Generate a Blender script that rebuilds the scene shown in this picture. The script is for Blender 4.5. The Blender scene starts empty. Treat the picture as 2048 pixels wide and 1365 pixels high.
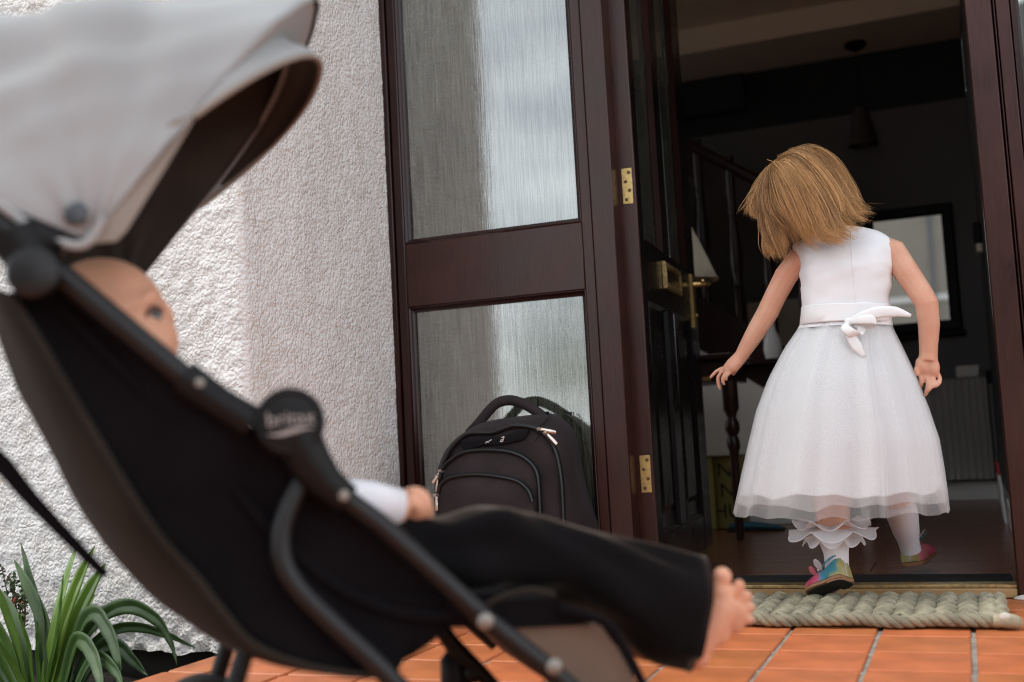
import bpy, bmesh, math, random
import numpy as np
from mathutils import Vector, Matrix, noise

random.seed(7)
rng = np.random.default_rng(11)
SC = bpy.context.scene
COL = SC.collection

# ---------------------------------------------------------------- camera
# World: X along the house front, Y into the house, Z up; porch tiles are z = 0, door frame front is y = 0.
CAM_F = 2263.1466          # focal length in pixels of a 2048 px wide picture
YAW, PITCH, ROLL = 0.3756864, 0.0869686, -0.0540287
CAM_P = np.array([0.0, -2.5, 0.37])

def cam_axes():
    cy, sy = math.cos(YAW), math.sin(YAW)
    fwd = np.array([-sy * math.cos(PITCH), cy * math.cos(PITCH), math.sin(PITCH)])
    r0 = np.array([cy, sy, 0.0])
    u0 = np.cross(r0, fwd)
    r = math.cos(ROLL) * r0 + math.sin(ROLL) * u0
    u = -math.sin(ROLL) * r0 + math.cos(ROLL) * u0
    return r, u, fwd

R_, U_, F_ = cam_axes()
cam_data = bpy.data.cameras.new('camera')
cam_data.sensor_width = 36.0
cam_data.lens = CAM_F / 2048.0 * 36.0
cam_data.clip_start = 0.02
cam_data.clip_end = 2000.0
cam_data.dof.use_dof = True
cam_data.dof.focus_distance = 2.34
cam_data.dof.aperture_fstop = 2.7
cam = bpy.data.objects.new('camera', cam_data)
COL.objects.link(cam)
M3 = Matrix(((R_[0], U_[0], -F_[0]), (R_[1], U_[1], -F_[1]), (R_[2], U_[2], -F_[2])))
cam.matrix_world = Matrix.Translation(Vector(CAM_P)) @ M3.to_4x4()
SC.camera = cam

# ---------------------------------------------------------------- sky and sun
SUN_AZ = math.radians(-112.0)      # compass-like: 0 = +Y, positive towards +X
SUN_EL = math.radians(54.0)
world = bpy.data.worlds.new('World')
SC.world = world
world.use_nodes = True
wn, wl = world.node_tree.nodes, world.node_tree.links
wn.clear()
w_out = wn.new('ShaderNodeOutputWorld')
w_bg = wn.new('ShaderNodeBackground')
w_sky = wn.new('ShaderNodeTexSky')
w_sky.sky_type = 'NISHITA'
w_sky.sun_disc = False
w_sky.sun_elevation = SUN_EL
w_sky.sun_rotation = SUN_AZ
w_sky.dust_density = 2.5
w_co = wn.new('ShaderNodeTexCoord')
w_map = wn.new('ShaderNodeMapping')
w_map.inputs['Scale'].default_value = (1.6, 1.6, 3.4)
w_noise = wn.new('ShaderNodeTexNoise')
w_noise.inputs['Scale'].default_value = 1.5
w_noise.inputs['Detail'].default_value = 7.0
w_noise.inputs['Roughness'].default_value = 0.58
w_ramp = wn.new('ShaderNodeValToRGB')
w_ramp.color_ramp.elements[0].position = 0.28
w_ramp.color_ramp.elements[0].color = (0, 0, 0, 1)
w_ramp.color_ramp.elements[1].position = 0.58
w_ramp.color_ramp.elements[1].color = (1, 1, 1, 1)
w_mix = wn.new('ShaderNodeMix')
w_mix.data_type = 'RGBA'
w_sep = wn.new('ShaderNodeSeparateXYZ')
w_gr = wn.new('ShaderNodeValToRGB')              # thin sunlit cloud, whiter and brighter towards the hazy horizon
w_gr.color_ramp.elements[0].position = 0.0
w_gr.color_ramp.elements[0].color = (.92, .96, 1.0, 1)
w_gr.color_ramp.elements[1].position = 0.75
w_gr.color_ramp.elements[1].color = (.50, .52, .55, 1)
w_sc = wn.new('ShaderNodeVectorMath'); w_sc.operation = 'SCALE'; w_sc.inputs['Scale'].default_value = 27.0
wl.new(w_co.outputs['Generated'], w_sep.inputs[0])
wl.new(w_sep.outputs['Z'], w_gr.inputs['Fac'])
wl.new(w_gr.outputs['Color'], w_sc.inputs[0])
wl.new(w_sc.outputs[0], w_mix.inputs[7])
wl.new(w_co.outputs['Generated'], w_map.inputs['Vector'])
wl.new(w_map.outputs['Vector'], w_noise.inputs['Vector'])
wl.new(w_noise.outputs['Fac'], w_ramp.inputs['Fac'])
wl.new(w_ramp.outputs['Color'], w_mix.inputs[0])
wl.new(w_sky.outputs['Color'], w_mix.inputs[6])
wl.new(w_mix.outputs[2], w_bg.inputs['Color'])
w_bg.inputs['Strength'].default_value = 0.13
wl.new(w_bg.outputs['Background'], w_out.inputs['Surface'])

sun_data = bpy.data.lights.new('sun', 'SUN')
sun_data.energy = 1.5
sun_data.angle = math.radians(10.5)
sun_data.color = (1.0, 0.94, 0.85)
sun = bpy.data.objects.new('sun', sun_data)
COL.objects.link(sun)
to_sun = Vector((math.sin(SUN_AZ) * math.cos(SUN_EL), math.cos(SUN_AZ) * math.cos(SUN_EL), math.sin(SUN_EL)))
sun.rotation_euler = to_sun.to_track_quat('Z', 'Y').to_euler()
sun.location = to_sun * 30

SC.view_settings.view_transform = 'Standard'
SC.view_settings.look = 'None'
SC.view_settings.exposure = -0.12
SC.view_settings.gamma = 1.0
SC.view_settings.use_curve_mapping = False
SC.cycles.use_denoising = True
SC.cycles.denoising_input_passes = 'RGB_ALBEDO_NORMAL'
SC.cycles.denoising_prefilter = 'NONE'
SC.cycles.pixel_filter_type = 'BLACKMAN_HARRIS'
SC.cycles.filter_width = 1.1
SC.cycles.max_bounces = 8
SC.cycles.transparent_max_bounces = 16
SC.cycles.caustics_reflective = False
SC.cycles.caustics_refractive = False

# ---------------------------------------------------------------- points seen in the photograph, put on planes of the place
def ray(px, py):
    return F_ + R_ * ((px - 1024.0) / CAM_F) - U_ * ((py - 682.5) / CAM_F)

def at_y(px, py, y):
    d = ray(px, py)
    return Vector(CAM_P + d * ((y - CAM_P[1]) / d[1]))

def at_x(px, py, x):
    d = ray(px, py)
    return Vector(CAM_P + d * ((x - CAM_P[0]) / d[0]))

def at_z(px, py, z):
    d = ray(px, py)
    return Vector(CAM_P + d * ((z - CAM_P[2]) / d[2]))

# ---------------------------------------------------------------- object helpers
def tag(o, label=None, cat=None, group=None, kind=None):
    if label: o['label'] = label
    if cat: o['category'] = cat
    if group: o['group'] = group
    if kind: o['kind'] = kind
    return o

def empty(name, loc=(0, 0, 0), label=None, cat=None, group=None, rotz=0.0):
    o = bpy.data.objects.new(name, None)
    o.empty_display_size = 0.05
    COL.objects.link(o)
    o.location = loc
    o.rotation_euler = (0, 0, rotz)
    bpy.context.view_layer.update()
    return tag(o, label, cat, group)

def adopt(o, parent):
    """parent o, keeping the world coordinates its mesh was written in"""
    if parent is not None:
        o.parent = parent
        o.matrix_parent_inverse = world_matrix(parent).inverted()
    return o

def world_matrix(o):
    m = Matrix.LocRotScale(o.location, o.rotation_euler, o.scale)
    if o.parent is not None:
        m = world_matrix(o.parent) @ o.matrix_parent_inverse @ m
    return m

class MB:
    def __init__(self):
        self.v, self.f, self.mi = [], [], []

    def add(self, verts, faces, mi=0):
        b = len(self.v)
        self.v.extend([tuple(p) for p in verts])
        for f in faces:
            self.f.append(tuple(i + b for i in f))
            self.mi.append(mi)
        return self

    def box(self, x0, x1, y0, y1, z0, z1, bev=0.0, m=None, mi=0):
        """box; bev chamfers all the edges"""
        if x0 > x1: x0, x1 = x1, x0
        if y0 > y1: y0, y1 = y1, y0
        if z0 > z1: z0, z1 = z1, z0
        b = min(bev, (x1 - x0) * .45, (y1 - y0) * .45, (z1 - z0) * .45)
        X, Y, Z = (x0, x1), (y0, y1), (z0, z1)
        if b <= 0:
            vs = [Vector((X[i], Y[j], Z[k])) for i in (0, 1) for j in (0, 1) for k in (0, 1)]
            fs = [(0, 1, 3, 2), (4, 6, 7, 5), (0, 4, 5, 1), (2, 3, 7, 6), (0, 2, 6, 4), (1, 5, 7, 3)]
        else:
            vs, idx, fs = [], {}, []
            def s(i): return 1 if i == 0 else -1
            for i in (0, 1):
                for j in (0, 1):
                    for k in (0, 1):
                        for a in range(3):
                            p = [X[i], Y[j], Z[k]]
                            for c, q in enumerate((i, j, k)):
                                if c != a: p[c] += s(q) * b
                            idx[(i, j, k, a)] = len(vs)
                            vs.append(Vector(p))
            for a in range(3):
                o1, o2 = (a + 1) % 3, (a + 2) % 3
                for q in (0, 1):
                    loop = []
                    for c1, c2 in ((0, 0), (1, 0), (1, 1), (0, 1)):
                        t = [0, 0, 0]; t[a] = q; t[o1] = c1; t[o2] = c2
                        loop.append(idx[(t[0], t[1], t[2], a)])
                    fs.append(tuple(loop) if q else tuple(reversed(loop)))
            for a in range(3):
                o1, o2 = (a + 1) % 3, (a + 2) % 3
                for c1 in (0, 1):
                    for c2 in (0, 1):
                        t0 = [0, 0, 0]; t0[o1] = c1; t0[o2] = c2
                        t1 = list(t0); t1[a] = 1
                        fs.append((idx[(*t0, o1)], idx[(*t1, o1)], idx[(*t1, o2)], idx[(*t0, o2)]))
            for i in (0, 1):
                for j in (0, 1):
                    for k in (0, 1):
                        fs.append((idx[(i, j, k, 0)], idx[(i, j, k, 1)], idx[(i, j, k, 2)]))
        if m is not None: vs = [m @ p for p in vs]
        return self.add(vs, fs, mi)

    def rings(self, rings, closed=True, cap0=True, cap1=True, mi=0):
        n = len(rings[0])
        vs = [p for r in rings for p in r]
        fs = []
        for i in range(len(rings) - 1):
            for j in range(n if closed else n - 1):
                k = (j + 1) % n
                fs.append((i * n + j, i * n + k, (i + 1) * n + k, (i + 1) * n + j))
        if closed and cap0: fs.append(tuple(reversed(range(n))))
        if closed and cap1: fs.append(tuple(range((len(rings) - 1) * n, len(rings) * n)))
        return self.add(vs, fs, mi)

    def tube(self, path, r, sides=10, caps=True, flat=1.0, up=None, mi=0):
        """round bar along a path; r a number or one per point; flat squashes along `up`"""
        P = [Vector(p) for p in path]
        R = [r] * len(P) if isinstance(r, (int, float)) else list(r)
        rings, prev = [], None
        for i, p in enumerate(P):
            t = (P[min(i + 1, len(P) - 1)] - P[max(i - 1, 0)])
            if t.length < 1e-9: t = Vector((0, 0, 1))
            t.normalize()
            if prev is None:
                a = Vector(up) if up is not None else (Vector((0, 0, 1)) if abs(t.z) < .9 else Vector((1, 0, 0)))
                n = a - t * a.dot(t)
                if n.length < 1e-6: n = t.orthogonal()
            else:
                n = prev - t * prev.dot(t)
                if n.length < 1e-6: n = t.orthogonal()
            n.normalize(); prev = n
            b = t.cross(n)
            rings.append([p + (n * math.cos(2 * math.pi * k / sides) * flat + b * math.sin(2 * math.pi * k / sides)) * R[i]
                          for k in range(sides)])
        return self.rings(rings, True, caps, caps, mi)

    def lathe(self, prof, o=(0, 0, 0), axis=(0, 0, 1), sides=20, mi=0):
        """prof: (radius, height) pairs turned round axis at o"""
        o, a = Vector(o), Vector(axis).normalized()
        n = a.orthogonal().normalized(); b = a.cross(n)
        rings = [[o + a * h + (n * math.cos(2 * math.pi * k / sides) + b * math.sin(2 * math.pi * k / sides)) * max(r, 1e-5)
                  for k in range(sides)] for r, h in prof]
        return self.rings(rings, True, True, True, mi)

    def grid(self, fn, nu, nv, mi=0, flip=False):
        vs = [fn(i / nu, j / nv) for i in range(nu + 1) for j in range(nv + 1)]
        w = nv + 1
        fs = [(i * w + j, (i + 1) * w + j, (i + 1) * w + j + 1, i * w + j + 1) for i in range(nu) for j in range(nv)]
        if flip: fs = [tuple(reversed(f)) for f in fs]
        return self.add(vs, fs, mi)

    def ball(self, c, rx, ry=None, rz=None, m=None, nu=16, nv=10, mi=0):
        ry = rx if ry is None else ry
        rz = rx if rz is None else rz
        c = Vector(c); vs = [Vector((0, 0, rz))]; fs = []
        for i in range(1, nv):
            t = math.pi * i / nv
            for j in range(nu):
                a = 2 * math.pi * j / nu
                vs.append(Vector((rx * math.sin(t) * math.cos(a), ry * math.sin(t) * math.sin(a), rz * math.cos(t))))
        vs.append(Vector((0, 0, -rz)))
        for j in range(nu): fs.append((0, 1 + j, 1 + (j + 1) % nu))
        for i in range(nv - 2):
            for j in range(nu):
                a, b = 1 + i * nu + j, 1 + i * nu + (j + 1) % nu
                fs.append((a, a + nu, b + nu, b))
        L = len(vs) - 1
        for j in range(nu): fs.append((L, L - nu + (j + 1) % nu, L - nu + j))
        if m is not None: vs = [m @ p for p in vs]
        return self.add([p + c for p in vs], fs, mi)

    def mesh(self, name, mats, smooth=True, angle=40, fix=True):
        me = bpy.data.meshes.new(name)
        me.from_pydata(self.v, [], self.f)
        mats = mats if isinstance(mats, (list, tuple)) else [mats]
        for m in mats: me.materials.append(m)
        if len(mats) > 1: me.polygons.foreach_set('material_index', self.mi)
        if fix:
            bm = bmesh.new(); bm.from_mesh(me)
            bmesh.ops.recalc_face_normals(bm, faces=bm.faces)
            bm.to_mesh(me); bm.free()
        if smooth:
            me.polygons.foreach_set('use_smooth', [True] * len(me.polygons))
            if angle < 180:
                me.set_sharp_from_angle(angle=math.radians(angle))
        me.update()
        return me

    def build(self, name, mats, parent=None, smooth=True, angle=40, fix=True, solid=0.0, subsurf=0):
        o = bpy.data.objects.new(name, self.mesh(name, mats, smooth, angle, fix))
        COL.objects.link(o)
        adopt(o, parent)
        if solid:
            md = o.modifiers.new('thickness', 'SOLIDIFY'); md.thickness = solid; md.offset = 0
        if subsurf:
            md = o.modifiers.new('smooth', 'SUBSURF'); md.levels = subsurf; md.render_levels = subsurf
        return o

def instance(me_obj, name, parent=None, loc=None, rot=None):
    o = me_obj.copy()
    COL.objects.link(o)
    o.name = name
    if loc is not None: o.location = loc
    if rot is not None: o.rotation_euler = rot
    return o

def catmull(pts, per=6, closed=False):
    P = [Vector(p) for p in pts]
    n = len(P); out = []
    segs = n if closed else n - 1
    for i in range(segs):
        p0 = P[(i - 1) % n] if closed or i > 0 else P[0] * 2 - P[1]
        p1 = P[i]; p2 = P[(i + 1) % n]
        p3 = P[(i + 2) % n] if closed or i + 2 < n else P[-1] * 2 - P[-2]
        for k in range(per):
            t = k / per
            out.append(0.5 * ((2 * p1) + (p2 - p0) * t + (2 * p0 - 5 * p1 + 4 * p2 - p3) * t * t + (3 * p1 - p0 - 3 * p2 + p3) * t ** 3))
    if not closed: out.append(P[-1].copy())
    return out

def lerp(a, b, t): return a + (b - a) * t

def smoothstep(t):
    t = min(1, max(0, t)); return t * t * (3 - 2 * t)

def interp(x, xs, ys):
    return float(np.interp(x, xs, ys))

# ---------------------------------------------------------------- materials
MATS = {}
def mat(name, col, rough=0.5, metal=0.0, spec=0.5, vary=0.0, vscale=8.0, bump=0.0, bscale=60.0, bdist=0.002,
        stretch=(1, 1, 1), coat=0.0, sheen=0.0, sss=0.0, alpha=1.0, trans=0.0, rnd=0.0, col2=None, detail=4.0, coords='Object', coat_rough=0.1):
    if name in MATS: return MATS[name]
    m = bpy.data.materials.new(name); MATS[name] = m
    m.use_nodes = True
    nt = m.node_tree; N, L = nt.nodes, nt.links
    b = N['Principled BSDF']
    b.inputs['Base Color'].default_value = (*col, 1)
    b.inputs['Roughness'].default_value = rough
    b.inputs['Metallic'].default_value = metal
    b.inputs['Specular IOR Level'].default_value = spec
    b.inputs['Coat Weight'].default_value = coat
    b.inputs['Coat Roughness'].default_value = coat_rough
    b.inputs['Sheen Weight'].default_value = sheen
    if sheen: b.inputs['Sheen Roughness'].default_value = 0.4
    if sss:
        b.inputs['Subsurface Weight'].default_value = sss
        b.inputs['Subsurface Radius'].default_value = (1.0, 0.35, 0.2)
        b.inputs['Subsurface Scale'].default_value = 0.006
    b.inputs['Alpha'].default_value = alpha
    b.inputs['Transmission Weight'].default_value = trans
    tc = N.new('ShaderNodeTexCoord'); mp = N.new('ShaderNodeMapping')
    mp.inputs['Scale'].default_value = stretch
    L.new(tc.outputs[coords], mp.inputs['Vector'])
    if vary or rnd or col2:
        no = N.new('ShaderNodeTexNoise'); no.inputs['Scale'].default_value = vscale; no.inputs['Detail'].default_value = detail
        L.new(mp.outputs['Vector'], no.inputs['Vector'])
        mx = N.new('ShaderNodeMix'); mx.data_type = 'RGBA'
        c2 = col2 if col2 else tuple(min(1, c * (1 + vary)) for c in col)
        c1 = col if col2 else tuple(c * (1 - vary) for c in col)
        mx.inputs[6].default_value = (*c1, 1); mx.inputs[7].default_value = (*c2, 1)
        rm = N.new('ShaderNodeMapRange'); rm.inputs['From Min'].default_value = 0.3; rm.inputs['From Max'].default_value = 0.7
        L.new(no.outputs['Fac'], rm.inputs['Value'])
        L.new(rm.outputs['Result'], mx.inputs[0])
        src = mx.outputs[2]
        if rnd:
            oi = N.new('ShaderNodeObjectInfo'); hs = N.new('ShaderNodeHueSaturation')
            r2 = N.new('ShaderNodeMapRange'); r2.inputs['To Min'].default_value = 1 - rnd; r2.inputs['To Max'].default_value = 1 + rnd
            L.new(oi.outputs['Random'], r2.inputs['Value'])
            L.new(r2.outputs['Result'], hs.inputs['Value'])
            r3 = N.new('ShaderNodeMapRange'); r3.inputs['To Min'].default_value = 0.5 + rnd * .05; r3.inputs['To Max'].default_value = 0.5 - rnd * .05
            L.new(oi.outputs['Random'], r3.inputs['Value']); L.new(r3.outputs['Result'], hs.inputs['Hue'])
            L.new(src, hs.inputs['Color']); src = hs.outputs['Color']
        L.new(src, b.inputs['Base Color'])
    if bump:
        no = N.new('ShaderNodeTexNoise'); no.inputs['Scale'].default_value = bscale; no.inputs['Detail'].default_value = 5
        L.new(mp.outputs['Vector'], no.inputs['Vector'])
        bp = N.new('ShaderNodeBump'); bp.inputs['Strength'].default_value = bump; bp.inputs['Distance'].default_value = bdist
        L.new(no.outputs['Fac'], bp.inputs['Height'])
        L.new(bp.outputs['Normal'], b.inputs['Normal'])
        if coat: L.new(bp.outputs['Normal'], b.inputs['Coat Normal'])
    return m

def nodes_of(m):
    return m.node_tree.nodes, m.node_tree.links, m.node_tree.nodes['Principled BSDF']

def apply_mesh(o):
    """bake an object's modifiers into its mesh"""
    bpy.context.view_layer.update()
    dg = bpy.context.evaluated_depsgraph_get()
    me = bpy.data.meshes.new_from_object(o.evaluated_get(dg))
    o.modifiers.clear(); old = o.data; o.data = me; bpy.data.meshes.remove(old)
    return o

def blob(name, mb, material, parent=None, voxel=0.004, smooth=6, factor=0.5):
    """one continuous skin from overlapping closed shapes"""
    o = bpy.data.objects.new(name, mb.mesh(name, material, smooth=False))
    COL.objects.link(o)
    md = o.modifiers.new('skin', 'REMESH'); md.mode = 'VOXEL'; md.voxel_size = voxel; md.use_smooth_shade = True
    md = o.modifiers.new('soft', 'SMOOTH'); md.factor = factor; md.iterations = smooth
    apply_mesh(o)
    o.data.polygons.foreach_set('use_smooth', [True] * len(o.data.polygons))
    adopt(o, parent)
    return o

def text_mesh(body, size, extrude=0.0005):
    cu = bpy.data.curves.new('lettering', 'FONT')
    cu.body = body; cu.size = size; cu.extrude = extrude; cu.align_x = 'CENTER'; cu.align_y = 'CENTER'
    o = bpy.data.objects.new('lettering', cu); COL.objects.link(o)
    bpy.context.view_layer.update()
    me = bpy.data.meshes.new_from_object(o.evaluated_get(bpy.context.evaluated_depsgraph_get()))
    bpy.data.objects.remove(o); bpy.data.curves.remove(cu)
    return me
# ================================================================ setting
def V3(*a): return Vector(a)

M_tile = mat('terracotta', (0.52, 0.158, 0.055), rough=0.45, vary=0.22, vscale=11, bump=0.12, bscale=90, bdist=0.001, rnd=0.07, spec=0.4)
M_grout = mat('grout', (0.34, 0.30, 0.25), rough=0.95, vary=0.3, vscale=30, bump=0.5, bscale=300, bdist=0.002)
M_ground = mat('paving', (0.40, 0.385, 0.36), rough=0.95, vary=0.25, vscale=3, bump=0.4, bscale=60, bdist=0.01)
M_soil = mat('soil', (0.022, 0.016, 0.011), rough=1.0, vary=0.5, vscale=40, bump=1.0, bscale=120, bdist=0.02)

def roughcast():
    m = mat('roughcast', (0.79, 0.768, 0.745), rough=0.92, spec=0.2)
    N, L, B = nodes_of(m)
    tc = N.new('ShaderNodeTexCoord')
    n1 = N.new('ShaderNodeTexNoise'); n1.inputs['Scale'].default_value = 55; n1.inputs['Detail'].default_value = 2
    L.new(tc.outputs['Object'], n1.inputs['Vector'])
    sub = N.new('ShaderNodeVectorMath'); sub.operation = 'SUBTRACT'; sub.inputs[1].default_value = (.5, .5, .5)
    L.new(n1.outputs['Color'], sub.inputs[0])
    mul = N.new('ShaderNodeVectorMath'); mul.operation = 'SCALE'; mul.inputs['Scale'].default_value = 0.015
    L.new(sub.outputs[0], mul.inputs[0])
    add = N.new('ShaderNodeVectorMath'); add.operation = 'ADD'
    L.new(tc.outputs['Object'], add.inputs[0]); L.new(mul.outputs[0], add.inputs[1])
    vo = N.new('ShaderNodeTexVoronoi'); vo.feature = 'SMOOTH_F1'; vo.inputs['Scale'].default_value = 118; vo.inputs['Smoothness'].default_value = 0.35
    L.new(add.outputs[0], vo.inputs['Vector'])
    ve = N.new('ShaderNodeTexVoronoi'); ve.feature = 'DISTANCE_TO_EDGE'; ve.inputs['Scale'].default_value = 118
    L.new(add.outputs[0], ve.inputs['Vector'])
    n2 = N.new('ShaderNodeTexNoise'); n2.inputs['Scale'].default_value = 28; n2.inputs['Detail'].default_value = 3
    L.new(tc.outputs['Object'], n2.inputs['Vector'])
    # grime that has settled in some of the creases
    cr = N.new('ShaderNodeMapRange'); cr.inputs['From Min'].default_value = 0.02; cr.inputs['From Max'].default_value = 0.09
    cr.inputs['To Min'].default_value = 1; cr.inputs['To Max'].default_value = 0
    L.new(ve.outputs['Distance'], cr.inputs['Value'])
    g = N.new('ShaderNodeMapRange'); g.inputs['From Min'].default_value = 0.46; g.inputs['From Max'].default_value = 0.66
    L.new(n2.outputs['Fac'], g.inputs['Value'])
    mm = N.new('ShaderNodeMath'); mm.operation = 'MULTIPLY'
    L.new(cr.outputs['Result'], mm.inputs[0]); L.new(g.outputs['Result'], mm.inputs[1])
    m2 = N.new('ShaderNodeMath'); m2.operation = 'MULTIPLY'; m2.inputs[1].default_value = 0.75
    L.new(mm.outputs[0], m2.inputs[0])
    mx = N.new('ShaderNodeMix'); mx.data_type = 'RGBA'
    mx.inputs[6].default_value = (0.79, 0.768, 0.745, 1); mx.inputs[7].default_value = (0.45, 0.35, 0.25, 1)
    L.new(m2.outputs[0], mx.inputs[0])
    # weather staining: faint streaks and a dirtier foot
    mp = N.new('ShaderNodeMapping'); mp.inputs['Scale'].default_value = (1, 1, .22)
    L.new(tc.outputs['Object'], mp.inputs['Vector'])
    n5 = N.new('ShaderNodeTexNoise'); n5.inputs['Scale'].default_value = 5; n5.inputs['Detail'].default_value = 6; n5.inputs['Roughness'].default_value = .7
    L.new(mp.outputs['Vector'], n5.inputs['Vector'])
    r5 = N.new('ShaderNodeMapRange'); r5.inputs['From Min'].default_value = .42; r5.inputs['From Max'].default_value = .75; r5.inputs['To Min'].default_value = 0; r5.inputs['To Max'].default_value = .34
    L.new(n5.outputs['Fac'], r5.inputs['Value'])
    sx = N.new('ShaderNodeSeparateXYZ'); L.new(tc.outputs['Object'], sx.inputs[0])
    r6 = N.new('ShaderNodeMapRange'); r6.inputs['From Min'].default_value = .0; r6.inputs['From Max'].default_value = .09; r6.inputs['To Min'].default_value = .30; r6.inputs['To Max'].default_value = 0
    L.new(sx.outputs['Z'], r6.inputs['Value'])
    ad = N.new('ShaderNodeMath'); ad.operation = 'MAXIMUM'; L.new(r5.outputs['Result'], ad.inputs[0])
    mq = N.new('ShaderNodeMath'); mq.operation = 'MULTIPLY'; L.new(r6.outputs['Result'], mq.inputs[0]); L.new(n2.outputs['Fac'], mq.inputs[1]); L.new(mq.outputs[0], ad.inputs[1])
    mz = N.new('ShaderNodeMix'); mz.data_type = 'RGBA'; mz.inputs[7].default_value = (.47, .42, .36, 1)
    L.new(ad.outputs[0], mz.inputs[0]); L.new(mx.outputs[2], mz.inputs[6]); L.new(mz.outputs[2], B.inputs['Base Color'])
    # relief: rounded pebbles under paint, plus fine grit
    n3 = N.new('ShaderNodeTexNoise'); n3.inputs['Scale'].default_value = 260; n3.inputs['Detail'].default_value = 4
    L.new(tc.outputs['Object'], n3.inputs['Vector'])
    a1 = N.new('ShaderNodeMath'); a1.operation = 'MULTIPLY_ADD'; a1.inputs[1].default_value = -1.0; a1.inputs[2].default_value = 1.0
    L.new(vo.outputs['Distance'], a1.inputs[0])
    a2 = N.new('ShaderNodeMath'); a2.operation = 'MULTIPLY_ADD'; a2.inputs[1].default_value = 0.13
    L.new(n3.outputs['Fac'], a2.inputs[0]); L.new(a1.outputs[0], a2.inputs[2])
    a3 = N.new('ShaderNodeMath'); a3.operation = 'MULTIPLY_ADD'; a3.inputs[1].default_value = 0.55
    L.new(n2.outputs['Fac'], a3.inputs[0]); L.new(a2.outputs[0], a3.inputs[2])
    bp = N.new('ShaderNodeBump'); bp.inputs['Strength'].default_value = 0.85; bp.inputs['Distance'].default_value = 0.0048
    L.new(a3.outputs[0], bp.inputs['Height']); L.new(bp.outputs['Normal'], B.inputs['Normal'])
    return m
M_rough = roughcast()

# ground out to the horizon
mb = MB(); mb.add([(-600, -900, -.11), (600, -900, -.11), (600, 700, -.11), (-600, 700, -.11)], [(0, 1, 2, 3)])
tag(mb.build('ground', M_ground), kind='structure')

# ---- porch floor of quarry tiles
PX, PY = 0.1535, 0.1435
floor_e = tag(empty('porch_floor', (0, 0, 0)), kind='structure')
mb = MB(); mb.box(-1.334, 1.05, -3.5, 0.10, -0.16, -0.0045, .003)
mb.build('mortar_bed', M_grout, floor_e)
def tile_mesh(sx, sy, n=0):
    t = MB()
    hx, hy = sx / 2 - .0042, sy / 2 - .0042
    r, c = .004, .0018
    def ring(ix, z):
        x, y = hx - ix, hy - ix
        return [V3(x, -y + r, z), V3(x, y - r, z), V3(x - r, y, z), V3(-x + r, y, z), V3(-x, y - r, z), V3(-x, -y + r, z), V3(-x + r, -y, z), V3(x - r, -y, z)]
    t.rings([ring(0, -.012), ring(0, -c), ring(c, 0)], True, False, True)
    return t.mesh('tile', M_tile, True, 25)
tile_me = tile_mesh(PX, PY)
edge_me = tile_mesh(.0905, PY)
for j in range(-13, -2):
    o = bpy.data.objects.new('tile', edge_me); COL.objects.link(o)
    o.location = (-1.2922, -0.1385 + (j + .5) * PY, random.uniform(-.0006, .0006)); o.parent = floor_e
loose = MB()
cells = []
for i in range(-8, 8):
    for j in range(-24, 1):
        cx, cy = -0.017 + (i + .5) * PX, -0.1385 + (j + .5) * PY
        if cx - PX / 2 < -1.36 or cx + PX / 2 > 1.06 or cy + PY / 2 > 0.12: continue
        cells.append((cx, cy))
cells.sort(key=lambda c: -c[1])
near = [c for c in cells if c[1] > -2.2][:280]
for cx, cy in near:
    o = bpy.data.objects.new('tile', tile_me); COL.objects.link(o)
    o.location = (cx + random.uniform(-.0007, .0007), cy + random.uniform(-.0007, .0007), random.uniform(-.0006, .0006))
    o.rotation_euler = (random.uniform(-.003, .003), random.uniform(-.003, .003), random.uniform(-.004, .004))
    o.parent = floor_e
for c in cells:
    if c not in near:
        b = MB(); loose.box(c[0] - PX / 2 + .0042, c[0] + PX / 2 - .0042, c[1] - PY / 2 + .0042, c[1] + PY / 2 - .0042, -.012, 0, .0015)
tag(loose.build('far_tiles', M_tile, floor_e), kind='stuff')

# ---- soil of the bed along the wall
def soil_pt(u, v):
    x, y = lerp(-4.5, -1.341, u), lerp(-3.4, -.60, v)
    return V3(x, y, -.075 + .035 * noise.noise(V3(x * 9, y * 9, 0)) + .018 * noise.noise(V3(x * 31, y * 31, 3)))
mb = MB(); mb.grid(soil_pt, 90, 80)
tag(mb.build('soil', M_soil), kind='structure')

# ---- house
house = empty('house', (-1.3, -.63, 0), 'white roughcast house front with a recessed porch beside the dark door frame', 'house')
XW, YF = -1.302, -0.63
def wall_grid():
    # path: along the front towards the corner, round it, then back to the door frame
    path = []
    x = -5.0
    while x < -2.5: path.append((x, YF, 0, -1)); x += .12
    while x < XW - .016: path.append((x, YF, 0, -1)); x += .0072
    for k in range(5):
        a = math.pi / 2 * k / 4
        path.append((XW - .014 + .014 * math.sin(a), YF + .014 - .014 * math.cos(a), math.sin(a), -math.cos(a)))
    y = YF + .02
    while y < .03: path.append((XW, y, 1, 0)); y += .0072
    zs = []
    z = -.012
    while z < 1.62: zs.append(z); z += .0078
    while z < 3.4: zs.append(z); z += .15
    vs = []
    for (x, y, nx, ny) in path:
        for z in zs:
            p = V3(x, y, z)
            h = (.0040 if nx == 0 else .0014) * noise.noise(p * 40) + (.0032 if nx == 0 else .0012) * noise.noise(p * 80 + V3(7, 1, 2)) + .003 * noise.noise(p * 6)
            if z < .03:   # ragged foot of the render
                h += .010 * noise.noise(V3(x * 40, y * 40, z * 40)); p.z += .012 * noise.noise(V3(x * 22, y * 22, 5)) * (1 - z / .03) * .6
            vs.append(p + V3(nx, ny, 0) * h)
    n, w = len(path), len(zs)
    m = MB(); m.add(vs, [(i * w + j, (i + 1) * w + j, (i + 1) * w + j + 1, i * w + j + 1) for i in range(n - 1) for j in range(w - 1)])
    return m
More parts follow.
